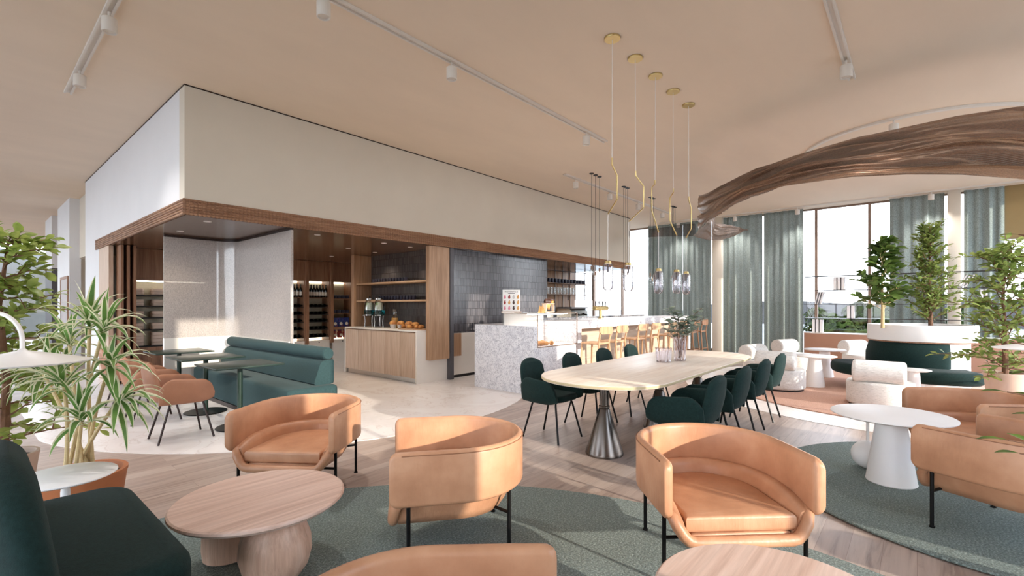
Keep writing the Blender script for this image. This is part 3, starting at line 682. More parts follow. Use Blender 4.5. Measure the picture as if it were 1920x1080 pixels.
# ------------------------------------------------------------------ niche cabinet with stacks of trays
nc=thing('niche_cabinet','recessed lit cabinet of white stacked boxes in the oak wall','cabinet',(2.65,11.3,0))
MB().box(-.65,.65,.10,.12,.6,1.89).build('back_panel',m_lit,nc)
q=MB(); q.box(-.66,-.65,-.14,.12,.6,1.89); q.box(.65,.66,-.14,.12,.6,1.89); q.box(-.65,.65,-.14,.12,1.87,1.89); q.build('frame',m_walV,nc)
for z in (.61,.92,1.15,1.37,1.58): MB().box(-.65,.65,-.13,.10,z-.012,z+.012).build('shelf',m_dark,nc)
MB().box(-.64,.64,-.10,-.08,1.845,1.87).build('light_strip',m_strip,nc)
def bento():
    t=MB().prism(stadium(-.105,.105,-.08,.08,.05,6),0,.062,.008); return t
bx0=None; names={.622:4,.932:2,1.162:2,1.382:2,1.592:2}; hts=['on the bottom shelf','on the second shelf up','on the middle shelf','on the fourth shelf up','on the top shelf']
for si,(z,n) in enumerate(names.items()):
    for c in range(2):
        for k in range(n):
            lab='white box, %s in its pile, %s of the niche, %s'%(['lowest','second','third','topmost'][k if n>2 else (0 if k==0 else 3)],hts[si],['left stack','right stack'][c])
            loc=(2.18+.32*c,11.30,z+.064*k)
            if bx0 is None: bx0=solo(bento(),'stacked_box',m_boxw,lab,'box','white boxes in the tray niche',loc)
            else: dup(bx0,loc,0,lab)
# ------------------------------------------------------------------ wine cabinets
def wine_bottle():
    t=thing('wine_bottle','','bottle',(0,0,0),0,'wine bottles standing on the top shelf')
    MB().lathe([(0,0),(.034,0),(.037,.006),(.037,.19),(.032,.215),(.016,.245),(.0145,.30),(.016,.302),(.016,.315),(0,.315)],n=16).build('glass_body',m_bottle,t)
    MB().lathe([(.0376,.05),(.0378,.05),(.0378,.14),(.0376,.14)],n=16).build('paper_label',m_labelp,t); return t
wb=None; lb=None
def lying():
    t=thing('wine_bottle','','bottle',(0,0,0),0,'wine bottles lying in the racks')
    MB().lathe([(0,0),(.034,0),(.037,.006),(.037,.19),(.032,.215),(.016,.245),(.0145,.30),(.016,.302),(.016,.315),(0,.315)],n=12,M=Matrix.Rotation(PI/2,4,'X')).build('glass_body',m_bottle,t); return t
V=11.08; bays=[(4.90,5.33),(5.41,5.96),(6.05,6.56)]; bname=['left wine bay','middle wine bay','']
for bi,(a,b_) in enumerate(bays):
    t=thing('wall_cabinet',['walnut wine cabinet bay cut off by the wire-glass screen','walnut wine cabinet bay in the middle, full of bottles','walnut shelf bay of blue and red packs beside the oak pier'][bi],'cabinet',((a+b_)/2,V,0),0,'walnut wall cabinets')
    h=(b_-a)/2
    MB().box(-h,h,.36,.38,.54,2.0).build('back_panel',m_lit,t)
    q=MB(); q.box(-h-.0,-h+.012,.0,.36,.54,2.0); q.box(h-.012,h,.0,.36,.54,2.0); q.box(-h,h,0,.36,1.985,2.0); q.build('carcass',m_walV,t)
    bs=MB().box(-h,h,.0,.38,.0055,.54).build('base_unit',m_quartz,t); MB().sphere((0,-.012,.49),.014,n=10,m=6).build('knob',m_black,bs)
    MB().box(-h+.03,h-.03,.33,.355,1.95,1.98).build('light_strip',m_strip,t)
    MB().box(-h+.03,h-.03,.33,.355,.56,.58).build('light_strip',m_strip,t)
    for z in ([1.588,1.36,1.18,1.0,.815,.63] if bi<2 else [1.57,1.20,.86]):
        MB().box(-h+.012,h-.012,.02,.34,z-.02,z-.006).build('shelf',m_walV if z>1.5 or bi==2 else m_dark,t)
    if bi<2: MB().box(b_-(a+b_)/2,b_-(a+b_)/2+.075,-.07,.36,.47,2.466).build('post',m_walV,t)
    if bi<2:
        n=(5,7)[bi]
        for k in range(n):
            x=a+.05+(b_-a-.1)*k/(n-1)
            lab='wine bottle standing on the top shelf, %s, bottle %d from left'%(bname[bi],k+1)
            if wb is None: wb=wine_bottle(); wb['label']=lab; wb.location=(x,V+.1,1.582)
            else: dup(wb,(x,V+.1,1.582),k*.3,lab)
        n=(4,5)[bi]
        for r_,z in enumerate((1.36,1.18,1.0,.815,.63)):
            for k in range(n):
                x=a+.06+(b_-a-.12)*k/(n-1)
                lab='wine bottle lying in rack row %d, %s, number %d from the left'%(r_+1,bname[bi],k+1)
                if lb is None: lb=lying(); lb['label']=lab; lb.location=(x,V+.33,z+.032)
                else: dup(lb,(x,V+.33,z+.032),0,lab)
def pack(m,lid):
    q=MB().box(-.065,.065,-.05,.05,0,.20,.008); q.mi=1; q.lathe([(.0,0),(.042,0),(.042,.004),(0,.004)],0,-.052,.075,16,M=None); return q
p0=None
for k in range(3):
    o=solo(MB().box(-.07,.07,-.05,.05,0,.225,.008),'coffee_pack',m_bluepack,'blue coffee pack, %s of three in a row'%['left','middle','right'][k],'pack','blue packs in the shelf bay',(6.14+.155*k,V+.10,.854))
    MB().lathe([(0,0),(.04,0),(.04,.003),(0,.003)],0,0,0,18,M=Matrix.Translation((0,-.051,.075))@Matrix.Rotation(PI/2,4,'X')).build('round_badge',m_labelp,o)
for k in range(3):
    o=solo(MB().lathe([(0,0),(.06,0),(.066,.01),(.066,.12),(.05,.14),(.05,.17),(0,.172)],n=20),'snack_jar',[m_redpack],'red snack jar with a blue lid, %s of three in a row'%['left','middle','right'][k],'jar','red jars in the shelf bay',(6.14+.155*k,V+.12,.576))
    MB().lathe([(0,.172),(.055,.172),(.055,.20),(0,.20)],n=20).build('lid',m_bluepack,o)
    MB().lathe([(0,0),(.035,0),(.035,.003),(0,.003)],0,0,0,18,M=Matrix.Translation((0,-.0665,.065))@Matrix.Rotation(PI/2,4,'X')).build('round_badge',m_labelp,o)
for r_,z in enumerate((1.194,1.564)):
    for k in range(4):
        solo(MB().box(-.05,.05,-.06,.06,0,.085,.012),'tin_box',m_cup,'navy tin on the %s glass shelf of the bay, number %d from the left'%(['lower','upper'][r_],k+1),'tin','navy tins in the shelf bay',(6.13+.115*k,V+.12,z))
# ------------------------------------------------------------------ serving counter inside the kiosk
sc_=thing('service_counter','low kiosk counter with pale oak doors and a white quartz top and end','counter',(5.55,7.89,0))
MB().box(-.33,.31,-1.19,1.19,.92,.95,.004).build('worktop',m_quartz,sc_)
MB().box(-.33,.43,-1.20,-1.165,.0055,.92).build('end_panel',m_quartz,sc_)
MB().box(-.33,.31,1.165,1.19,.0055,.92).build('end_panel',m_quartz,sc_)
MB().box(-.28,.31,-1.165,1.165,.0055,.92).build('carcass',m_walV,sc_)
MB().box(-.295,-.28,-1.165,1.165,.01,.09).build('toe_kick',m_steel,sc_)
for k in range(5): MB().box(-.318,-.297,-1.16+.466*k,-1.16+.466*k+.461,.095,.905,.003).build('door',m_oakpale,sc_)
# oak wall shelves with navy cups
cup0=None
def cup():
    q=MB(); q.lathe([(0,0),(.03,0),(.036,.01),(.04,.085),(.037,.086),(.033,.012),(0,.012)],n=16); return q
for si,z in enumerate((1.50,1.86)):
    s_=solo(MB().box(5.50,5.865,6.70,9.1,z-.035,z,.004),'oak_shelf',m_shelfoak,['lower long oak shelf on the grey tiled wall above the kiosk counter','upper long oak shelf on the grey tiled wall above the kiosk counter'][si],'shelf','oak shelves on the tiled wall')
    for k in range(12):
        lab='navy cup on the %s oak shelf, number %d from the near end'%(['lower','upper'][si],k+1)
        loc=(5.68,[7.35,7.6][si]+.1*k,z)
        if cup0 is None: cup0=solo(cup(),'cup',m_cup,lab,'cup','navy cups on the oak shelves',loc)
        else: dup(cup0,loc,0,lab)
# drinks and food on the counter
def dispenser(label,loc):
    t=thing('drink_dispenser',label,'dispenser',loc,0,'glass drink dispensers')
    q=MB()
    q.lathe([(.10,.235),(.115,.235),(.115,.255),(.10,.255)],n=24)
    for k in range(3): a=R(30+120*k); q.tube([(.105*math.cos(a),.105*math.sin(a),.24),(.09*math.cos(a),.09*math.sin(a),.12),(.10*math.cos(a),.10*math.sin(a),0)],.009,6)
    q.build('stand',m_steel,t)
    MB().lathe([(0,.225),(.085,.225),(.112,.26),(.112,.34),(.098,.345),(0,.345)],n=28).build('blue_liquid',m_aqua,t)
    MB().lathe([(.1,.345),(.112,.345),(.104,.48),(.085,.53),(.07,.55)],n=28).build('glass_jar',m_clear,t,solid=.003)
    MB().lathe([(0,.35),(.085,.35),(.08,.44),(.06,.5),(0,.5)],n=16).build('ice_and_lime',m_lime,t)
    l=MB().lathe([(0,.55),(.08,.55),(.085,.56),(.08,.585),(.03,.60),(0,.60)],n=24).build('lid',m_steel,t); MB().sphere((0,0,.615),.016,n=10,m=6).build('lid_knob',m_black,l)
    MB().tube([(-.10,0,.25),(-.15,0,.25),(-.155,0,.225)],.011,8).build('tap',m_steel,t)
    return t
d0=dispenser('glass drink dispenser on a steel stand, left one by the oak pier',(5.52,8.62,.95)); dup(d0,(5.52,8.28,.95),.3,'glass drink dispenser on a steel stand, right one beside the orange carafe')
cf=thing('juice_carafe','glass carafe of orange juice with a narrow neck on the kiosk counter','carafe',(5.50,7.72,.95))
MB().lathe([(0,.005),(.082,.005),(.088,.02),(.07,.17),(.06,.20),(0,.20)],n=24).build('juice',m_orange,cf)
MB().lathe([(0,0),(.085,0),(.092,.015),(.073,.175),(.045,.23),(.03,.28),(.034,.33),(.046,.37)],n=24).build('glass_body',m_clear,cf,solid=.003)
mf=None
for k in range(3):
    lab='golden muffin in a grey cup on the kiosk counter, %s of three'%['left','middle','right'][k]; loc=(5.42,[7.66,7.42,7.17][k],.95)
    if mf is None:
        mf=thing('muffin',lab,'muffin',loc,0,'muffins on the kiosk counter')
        MB().lathe([(0,0),(.05,0),(.066,.08),(.062,.08),(0,.075)],n=20).build('paper_cup',m_page,mf); MB().lathe([(.062,.075),(.075,.09),(.07,.12),(.045,.145),(0,.155)],n=20).build('baked_top',m_bread,mf)
    else: dup(mf,loc,k,lab)
tr=solo(MB().prism(stadium(-.16,.16,-.35,.35,.06,6),0,.018,.006),'serving_board',m_oakV,'wooden board under the pastries at the near end of the kiosk counter','board',None,(5.45,7.02,.95))
def croiss(L=.14,r=.036):
    q=MB(); pts=[]; rs=[]
    for k in range(13):
        a=-1.1+2.2*k/12; pts.append((L*.5*math.sin(a)*1.1,L*.35*(math.cos(a)-.6),r*.9)); rs.append(r*max(.25,math.cos(a*1.25))*(1+.10*(k%2)))
    return q.tube(pts,rs,10)
cr=None
for k,(dx,dy,dz) in enumerate([(-.06,.25,0),(.05,.22,0),(-.05,.10,0),(.06,.08,0),(-.05,-.06,0),(.06,-.08,0),(-.02,-.2,0),(0,.16,.05),(0,0,.05)]):
    lab='baked croissant on the wooden board, %s'%['back left','back right','second row left','second row right','third row left','third row right','front','upper one at the back','upper one in the middle'][k]
    loc=(5.45+dx,7.02+dy,.968+dz)
    if cr is None: cr=solo(croiss(),'croissant',m_bread,lab,'pastry','croissants on the board',loc,.4)
    else: dup(cr,loc,k*1.1,lab)
# ------------------------------------------------------------------ granite bar
BX,BY=5.74,4.48
bc=thing('bar_counter','long white granite bar with a solid front block and a seating overhang','counter',(0,0,0))
q=MB(); q.box(BX,7.10,BY+.76,5.765,.0055,1.07); q.build('service_block',m_granite,bc)
q=MB(); q.box(BX,6.98,BY,BY+.76,.0055,.725); q.box(BX,5.83,BY,BY+.76,.725,1.07); q.box(6.97,7.10,BY,BY+.76,.0055,1.12); q.build('front_block',m_granite,bc)
MB().box(7.10,12.4,BY,BY+.76,.98,1.12,.004).build('bar_top',m_granite,bc)
MB().box(7.10,12.3,BY+.40,BY+.46,.0055,.98).build('bar_front',WOOD('bar_front_ply',S(186,166,146),S(202,182,162),S(212,194,176),0,.5),bc)
MB().box(12.28,12.4,BY+.02,BY+.74,.0055,.98).build('end_leg',m_granite,bc)
MB().box(7.15,12.3,BY+1.25,BY+1.33,.0055,1.14,.003).build('rear_upstand',m_granite2,bc)
MB().box(7.10,12.3,BY+.76,BY+1.25,.86,.90).build('work_surface',m_steel,bc)
# display case let into the counter
dcz=thing('display_case','glass pastry display case let into the end of the granite bar','display case',(0,0,0))
X0,X1,Y0,Y1,Z0,Z1=5.84,6.965,BY+.006,BY+.745,.73,1.268
q=MB()
for (x,y) in ((X0,Y0),(X1,Y0)): q.box(x-.006,x+.006,y-.006,y+.006,Z0,Z1)
q.box(X0,X1,Y0-.006,Y0+.006,Z0,Z0+.012); q.box(X0,X1,Y0-.006,Y0+.006,Z1-.008,Z1); q.box(X0-.006,X0+.006,Y0,Y1,Z1-.008,Z1); q.box(X1-.006,X1+.006,Y0,Y1,Z1-.008,Z1); q.build('frame',m_bronze,dcz)
MB().box(X0+.01,X1-.01,Y0-.002,Y0+.004,Z0+.012,Z1-.008).build('front_glass',m_caseglass,dcz)
MB().box(X0-.002,X0+.003,Y0+.01,Y1,1.075,Z1-.008).build('side_glass',m_clear,dcz)
MB().box(X0,X1,Y0,Y1,Z1,Z1+.008).build('top_glass',m_clear,dcz)
MB().box(X0+.02,X1-.02,Y1-.03,Y1-.01,Z0,Z1).build('rear_panel',m_whitemetal,dcz)
MB().box(X0+.01,X1-.01,Y0+.02,Y1-.03,Z0-.004,Z0+.012).build('tray',m_whitemetal,dcz)
MB().box(X0+.05,X1-.05,Y0+.16,Y0+.24,Z1-.022,Z1-.010).build('light_strip',m_casefill,dcz)  # glow strip added to brighten the inside of the case
g=random.Random(3)
for k in range(11):
    x=X0+.09+.10*(k%5)+g.uniform(-.02,.02); y=Y0+.12+.15*(k//5)+g.uniform(-.02,.02)
    dup(cr,(x,y,Z0+.012+(.05 if k in (6,7,12) else 0)),g.uniform(0,6),'croissant in the glass display case, row %d from the glass, number %d from the left'%(k//5+1,k%5+1),'pastries in the display case')
# on the case: menu board, cone rack, canister
ax,ay=XY(0,7.75); mb_=thing('menu_board','white ice cream menu board on a wooden foot, on the display case','sign',(5.885,5.06,1.276),math.atan2(RY,RX))
MB().box(-.165,.165,-.05,.05,0,.022,.003).build('wooden_foot',m_oakpale,mb_)
pn=MB().box(-.145,.145,-.006,.006,.022,.375,.001).build('panel',m_poster,mb_)
def text(body,size,loc,parent,m,name='lettering',rot=(PI/2,0,0)):
    c=bpy.data.curves.new(name,'FONT'); c.body=body; c.size=size; c.align_x='CENTER'; c.extrude=.0006; o=bpy.data.objects.new(name,c); COL.objects.link(o); o.parent=parent; o.location=loc; o.rotation_euler=rot; c.materials.append(m); c.space_character=1.25
    bpy.context.view_layer.update(); me=bpy.data.meshes.new_from_object(o.evaluated_get(bpy.context.evaluated_depsgraph_get())); bpy.data.objects.remove(o)
    o=bpy.data.objects.new(name,me); COL.objects.link(o); o.parent=parent; o.location=loc; o.rotation_euler=rot
    if not me.materials: me.materials.append(m)
    return o
text('MÖVENPICK',.033,(0,-.0068,.333),pn,m_black)
MB().box(-.055,.055,-.0075,-.006,.312,.322).build('title_bar',m_black,pn)
ic=[m_pink,m_redpack,m_page,m_bread,m_redpack,m_bread,m_choc,m_wafer,m_pink,m_pink,m_choc,m_wafer]
for k in range(12):
    x=-.108+.072*(k%4); z=.255-.09*(k//4)
    q=MB(); q.lathe([(.004,-.03),(.012,-.026),(.02,0),(.018,.005),(0,.005)],0,0,0,10,sy=.12,M=Matrix.Translation((x,-.0075,z)))
    q.sphere((x,-.0075,z+.012),.015,1,.12,1,10,6); q.sphere((x+.004,-.0075,z+.03),.010,1,.12,1,8,5); q.build('sundae_picture',ic[k],pn)
rk=thing('cone_rack','small wooden ice cream cone rack standing on the display case','rack',(6.62,4.85,1.276),.35)
MB().box(-.24,.24,-.05,.05,0,.018,.003).build('base',m_oakpale,rk); MB().box(-.24,.24,-.05,.05,.14,.155,.003).build('top_board',m_oakpale,rk)
for x in (-.225,.225): MB().box(x-.012,x+.012,-.04,.04,.018,.14).build('post',m_oakpale,rk)
co=None
M_=Matrix.Rotation(.35,4,'Z')
for k in range(4):
    lab='chocolate ice cream cone standing in the wooden rack, number %d from the left'%(k+1); p=M_@Vector((-.165+.075*k,0,0))
    loc=(6.62+p.x,4.85+p.y,1.276+.045)
    if co is None:
        co=thing('ice_cream_cone',lab,'ice cream',loc,0,'cones in the wooden rack'); MB().lathe([(.003,0),(.026,.11),(.022,.111),(0,.10)],n=14).build('waffle_cone',m_wafer,co); MB().lathe([(.027,.112),(.034,.135),(.025,.165),(.01,.185),(0,.19)],n=14).build('scoop',m_choc,co)
    else: dup(co,loc,k,lab)
wc=None
for k in range(4):
    lab='upturned empty waffle cone on the display case top, number %d from the left'%(k+1); p=M_@Vector((-.30-.065*k,.0,0))
    loc=(6.62+p.x,4.85+p.y,1.276)
    q=MB().lathe([(.03,0),(.0,.13)],n=14); 
    if wc is None: wc=solo(q,'waffle_cone',m_wafer,lab,'cone','upturned waffle cones',loc)
    else: q.bm.free(); dup(wc,loc,0,lab)
jr=thing('topping_jar','small glass topping jar with a dark lid on the cone rack','jar',(6.80,4.92,1.431))
MB().lathe([(0,0),(.04,0),(.045,.02),(.045,.05),(0,.05)],n=18).build('jar_body',m_bread,jr); MB().lathe([(0,.05),(.07,.05),(.072,.058),(.05,.075),(0,.08)],n=20).build('lid',m_choc,jr)
solo(MB().box(-.075,.075,-.06,.06,0,.13,.03,3),'canister',m_grey,'dark grey rounded canister at the right end of the display case top','canister',None,(6.87,4.98,1.276))
# beer tap
bt=thing('beer_tap','brass T-shaped beer tap with dark handles behind the bar','beer tap',(8.75,5.05,1.12))
MB().lathe([(0,0),(.06,0),(.06,.015),(.035,.02),(.035,.19),(0,.19)],n=20).build('column',m_brass,bt)
MB().lathe([(0,-.27),(.042,-.27),(.045,-.26),(.045,.26),(.042,.27),(0,.27)],n=20,M=Matrix.Translation((0,0,.215))@Matrix.Rotation(PI/2,4,'Y')).build('cross_tube',m_brass,bt)
for x in (-.2,-.07,.07,.2):
    MB().tube([(x,.0,.255),(x,.0,.36)],[.009,.014],8).build('tap_handle',m_black,bt)
    MB().tube([(x,.045,.215),(x,.10,.215),(x,.105,.17)],.01,8).build('spout',m_brass,bt)
# bar stools
def stool(label,loc,m):
    t=thing('bar_stool',label,'stool',loc,0,'beech bar stools along the granite bar')
    MB().prism(stadium(-.20,.20,-.18,.20,.09,6),.735,.765,.012).build('seat',m,t)
    for s in (-1,1):
        MB().tube([(s*.165,.165,.74),(s*.195,.205,.006)],[.017,.014],8).build('leg',m,t)
        MB().tube([(s*.185,-.215,1.03),(s*.17,-.165,.76),(s*.205,-.235,.006)],[.013,.018,.014],8).build('leg',m,t)
        MB().tube([(s*.182,.19,.30),(s*.192,-.21,.30)],.010,6).build('side_rung',m,t)
    MB().tube([(-.186,.195,.24),(.186,.195,.24)],.011,6).build('foot_rung',m,t); MB().tube([(-.19,-.213,.34),(.19,-.213,.34)],.010,6).build('foot_rung',m,t)
    q=MB(); secs=[]
    for k in range(13):
        x=-.215+.43*k/12; y=-.195-.03*math.cos(x/.215*PI/2)*1.0-.012; hz=.065*(1-.9*max(0,(abs(x)-.17)/.045)**2*.6)
        secs.append([(x,y-.009,.975-hz),(x,y+.009,.975-hz),(x,y+.009,.975+hz),(x,y-.009,.975+hz)])
    q.loft(secs); q.build('backrest',m,t); return t
sx=[7.10,7.68,8.54,9.12,9.98,10.56]; bs=None
nm=['nearest the display case','second from the display case','third from the display case','fourth from the display case, by the vases','fifth from the display case, behind the vases','sixth from the display case']
for k,u in enumerate(sx):
    lab='honey beech bar stool at the granite bar, '+nm[k]
    if bs is None: bs=stool(lab,(u,4.20,0),m_stool)
    else: dup(bs,(u,4.20,0),0,lab)
b2=stool('dark beech bar stool at the far end of the bar, left one of the two',(11.42,4.20,0),m_stool2); dup(b2,(12.0,4.20,0),0,'dark beech bar stool at the far end of the bar, right one')
# back bar: counter, steel shelves, mugs and glasses, espresso machine
bb=thing('back_bar_unit','white back counter along the bronzed wall behind the bar','counter',(0,0,0)); MB().box(9.3,12.9,7.75,8.46,.0055,.90).build('body',m_quartz,bb); MB().box(9.28,12.95,7.72,8.46,.90,.93).build('worktop',m_steel,bb)
sh=thing('bar_shelf','bronze metal bottle shelf hanging behind the bar in front of the window','shelf',(0,0,0))
for z in (1.73,2.06): MB().box(9.6,13.45,8.05,8.35,z-.015,z).build('shelf_board',m_bronze,sh)
q=MB()
for x in (9.6,12.42,13.42):
    for y in (8.06,8.33): q.box(x-.012,x+.012,y-.012,y+.012,1.55,FB)
q.box(9.6,13.45,8.05,8.07,2.40,2.42); q.build('hanger',m_brownmetal,sh)
mg=None; gg=None
for k in range(12):
    x=11.2+.17*k
    lab='navy mug on the upper bar shelf, number %d from the left'%(k+1)
    if mg is None: mg=solo(MB().lathe([(0,0),(.045,0),(.05,.01),(.05,.13),(.046,.131),(.044,.012),(0,.012)],n=14),'mug',m_cup,lab,'mug','navy mugs on the bar shelf',(x,8.18,2.06))
    else: dup(mg,(x,8.18,2.06),0,lab)
    lab='clear tall glass on the lower bar shelf, number %d from the left'%(k+1)
    if gg is None: gg=solo(MB().lathe([(0,0),(.035,0),(.045,.20),(.041,.20),(.031,.01),(0,.01)],n=14),'drinking_glass',m_clear,lab,'glass','clear glasses on the bar shelf',(x,8.18,1.73))
    else: dup(gg,(x,8.18,1.73),0,lab)
em=thing('espresso_machine','long steel espresso machine on the back counter, in front of the window','coffee machine',(12.3,8.1,.93))
q=MB(); q.loft([[(x,y,z) for y,z in ((-.28,.04),(.26,.04),(.26,.36),(.2,.40),(-.16,.40),(-.27,.30))] for x in (-.45,.45)]); q.build('body',m_steel,em)
MB().box(-.46,.46,-.29,.27,.36,.41,.01).build('cup_tray',m_grey,em); q=MB()
for x in (-.4,.4):
    for y in (-.22,.22): q.tube([(x,y,0),(x,y,.05)],.02,8)
q.build('feet',m_black,em)
for x in (-.2,.2): MB().tube([(x,-.27,.2),(x,-.34,.18),(x,-.42,.17)],[.035,.02,.016],10).build('portafilter',m_black,em)
# downlights in the kiosk ceiling
dl=None
for k,(px,py) in enumerate([(389,416),(338,434),(595,441),(653,466),(622,481),(655,493),(720,456.5),(769,464),(703,474)]):
    Y=(FB-EYE)*FPX/(HZ-py); x,y=XY((px-960)/FPX*Y,Y); y=min(max(y,6.75),10.3); x=min(x,8.9)
    lab='small round downlight in the kiosk ceiling, '+['near the corner over the banquette','over the far cafe table','left of the first wine bay','above the middle of the wine bays','right above the wine bottles','by the oak pier, deepest in the room','over the kiosk counter','nearest the hanging oak panel','beside the tiled wall shelves'][k]
    if dl is None:
        dl=thing('downlight',lab,'light',(x,y,FB+.004),0,'downlights in the kiosk ceiling')
        MB().lathe([(.032,-.004),(.045,-.004),(.045,0.002),(.032,.002)],n=24).build('ring',m_whitemetal,dl); MB().lathe([(0,-.002),(.032,-.002),(.032,.001),(0,.001)],n=24).build('lamp_face',m_glow,dl)
    else: dup(dl,(x,y,FB+.004),0,lab)
    ld=bpy.data.lights.new('downlight_beam','SPOT'); ld.energy=KLIGHT; ld.color=(1,.84,.64); ld.spot_size=R(125); ld.spot_blend=.8; ld.shadow_soft_size=.04
    lo=bpy.data.objects.new('downlight_beam',ld); COL.objects.link(lo); lo.location=(x,y,FB-.02)
# ------------------------------------------------------------------ ceiling tracks and spots
def track(label,pts,z=H-.03): return solo(MB().tube([(x,y,z) for x,y in pts],.017,4),'track_rail',m_whitetrack,label,'track','white ceiling tracks',sharp=30) 
def flat_track(label,a,b_):
    q=MB(); w=.028
    if abs(a[0]-b_[0])<.01:
        for s in (-1,1): q.box(a[0]+s*w-.010,a[0]+s*w+.010,min(a[1],b_[1]),max(a[1],b_[1]),H-.03,H-.001)
        q.box(a[0]-w,a[0]+w,min(a[1],b_[1]),max(a[1],b_[1]),H-.012,H-.001)
    else:
        for s in (-1,1): q.box(min(a[0],b_[0]),max(a[0],b_[0]),a[1]+s*w-.010,a[1]+s*w+.010,H-.03,H-.001)
        q.box(min(a[0],b_[0]),max(a[0],b_[0]),a[1]-w,a[1]+w,H-.012,H-.001)
    return solo(q,'track_rail',m_whitetrack,label,'track','white ceiling tracks')
flat_track('white ceiling track at the upper left, left of the kiosk corner',(.85,2.6),(.85,7.88))
flat_track('long white ceiling track parallel to the kiosk front',(.6,3.76),(6.67,3.76))
flat_track('white ceiling track at the top right, ending above the dining chairs',(2.6,.57),(6.65,.57))
flat_track('white ceiling track over the bar, behind the black pendants',(7.80,5.32),(13.1,5.32))
flat_track('white ceiling track along the curtains',(14.42,-2.6),(14.42,6.2))
q=MB(); secs=[]
for k in range(49):
    a=R(100+170*k/48); secs.append([(9.93+r*math.cos(a),.057+r*math.sin(a),z) for r,z in ((1.45,H-.001),(1.45,H-.03),(1.51,H-.03),(1.51,H-.001))])
q.loft(secs); solo(q,'track_rail',m_whitetrack,'curved white ceiling track above the bronze net','track','white ceiling tracks')
sp=None
for (x,y,lab) in [(.85,6.99,'at the left track, nearer the wall corner'),(.85,5.40,'at the left track, nearer us'),(1.97,3.76,'at the long track, cut by the top edge'),(3.40,3.76,'at the long track, second from the top edge'),(6.09,3.76,'at the long track, by its far end'),
  (6.08,.57,'at the top right track'),(8.21,5.32,'at the bar track, nearest one'),(9.63,5.32,'at the bar track, second'),(11.07,5.32,'at the bar track, third'),(12.56,5.32,'at the bar track, farthest one'),
  (14.42,3.96,'above the curtain beside the left column'),(14.42,2.41,'above the inner curtain edge by the windows'),(14.42,-.24,'above the curtain beside the right column'),(8.47,.25,'at the curved track over the net'),(9.0,-1.1,'hanging just under the bronze net'),(14.42,5.6,'above the curtain behind the pendants')]:
    lab='white cylinder spotlight '+lab
    if sp is None:
        sp=thing('spotlight',lab,'light',(x,y,H-.03),0,'white cylinder spotlights')
        MB().lathe([(0,-.055),(.052,-.055),(.056,-.06),(.056,-.175),(.053,-.18),(.046,-.18),(.044,-.165),(0,-.165)],n=28).build('can',m_whitetrack,sp); MB().tube([(0,0,.0),(0,0,-.055)],.012,8).build('stem',m_whitetrack,sp)
    else: dup(sp,(x,y,H-.03),0,lab)
    ld=bpy.data.lights.new('spotlight_beam','SPOT'); ld.energy=SPOT; ld.color=(1,.95,.93); ld.spot_size=R(110); ld.spot_blend=1; ld.shadow_soft_size=.05
    lo=bpy.data.objects.new('spotlight_beam',ld); COL.objects.link(lo); lo.location=(x,y,H-.22)
# ------------------------------------------------------------------ brass pendants over the table
PV=2.26
def pxu(px,v=PV): a=(px-960)/FPX; Y=v/(.6510-.7591*a); return Y*(.7591+.6510*a),Y
pend=[(1148,[(1147.5,296),(1147.5,309),(1157,325),(1157,371),(1140,404)],1139.8,492,545),
 (1191,[(1192,320),(1192,329),(1206.7,342.5),(1206.7,384.4),(1179,419)],1178,496,547),
 (1229,[(1228,338),(1228,346),(1222,354.4),(1222,397.5),(1234.7,433.6)],1234.7,504.4,550),
 (1262,[(1262.5,353),(1262.5,360.6),(1256,374),(1256,415.6),(1269,439)],1268.6,506,550),
 (1291,[(1291.7,368),(1291.7,375),(1296,389),(1296,426.7),(1286.4,447.5)],1286.5,511,552)]
nmz=['nearest and leftmost of the five','second of the five from the left','middle one of the five','fourth of the five from the left','rightmost, at the net tip']
for k,(cx,rod,gx,gt,gb) in enumerate(pend):
    u0,Y0_=pxu(cx); t=thing('brass_pendant','glass tube lamp on a bent brass rod, '+nmz[k],'pendant lamp',(u0,PV,0),0,'brass pendants over the dining table')
    MB().lathe([(0,H-.02),(.075,H-.02),(.078,H-.015),(.078,H-.0005),(0,H-.0005)],n=36).build('canopy',m_brass,t)
    def pt(px,py): u,Y=pxu(px); return (u-u0,0,EYE+(HZ-py)*Y0_/FPX)
    pr=[pt(*p) for p in rod]; ug,_=pxu(gx); ug-=u0
    zt=EYE+(HZ-gt)*Y0_/FPX; zb=EYE+(HZ-gb)*Y0_/FPX
    MB().tube([(0,0,H-.02),(pr[0][0],0,pr[0][2])],.0028,6).build('cord',m_whitemetal,t)
    MB().tube(pr,.0068,8).build('bent_rod',m_brass,t)
    MB().tube([pr[-1],(ug,0,zt)],.0028,6).build('cord',m_whitemetal,t)
    r=.050; MB().lathe([(.02,zt-.022),(r*.8,zt-.024),(r,zt-.05),(r,zb+.045),(r*.86,zb+.015),(r*.5,zb),(0,zb)],ug,0,0,28).build('glass_tube',m_smoke,t,solid=.003)
    cp=MB().lathe([(0,zt+.012),(.012,zt+.012),(.03,zt+.006),(.034,zt-.018),(0,zt-.018)],ug,0,0,20).build('cap',m_brass,t)
    MB().lathe([(0,zt-.024),(.008,zt-.024),(.008,zt-.10),(0,zt-.10)],ug,0,0,12).build('lamp_holder',m_grey,cp)
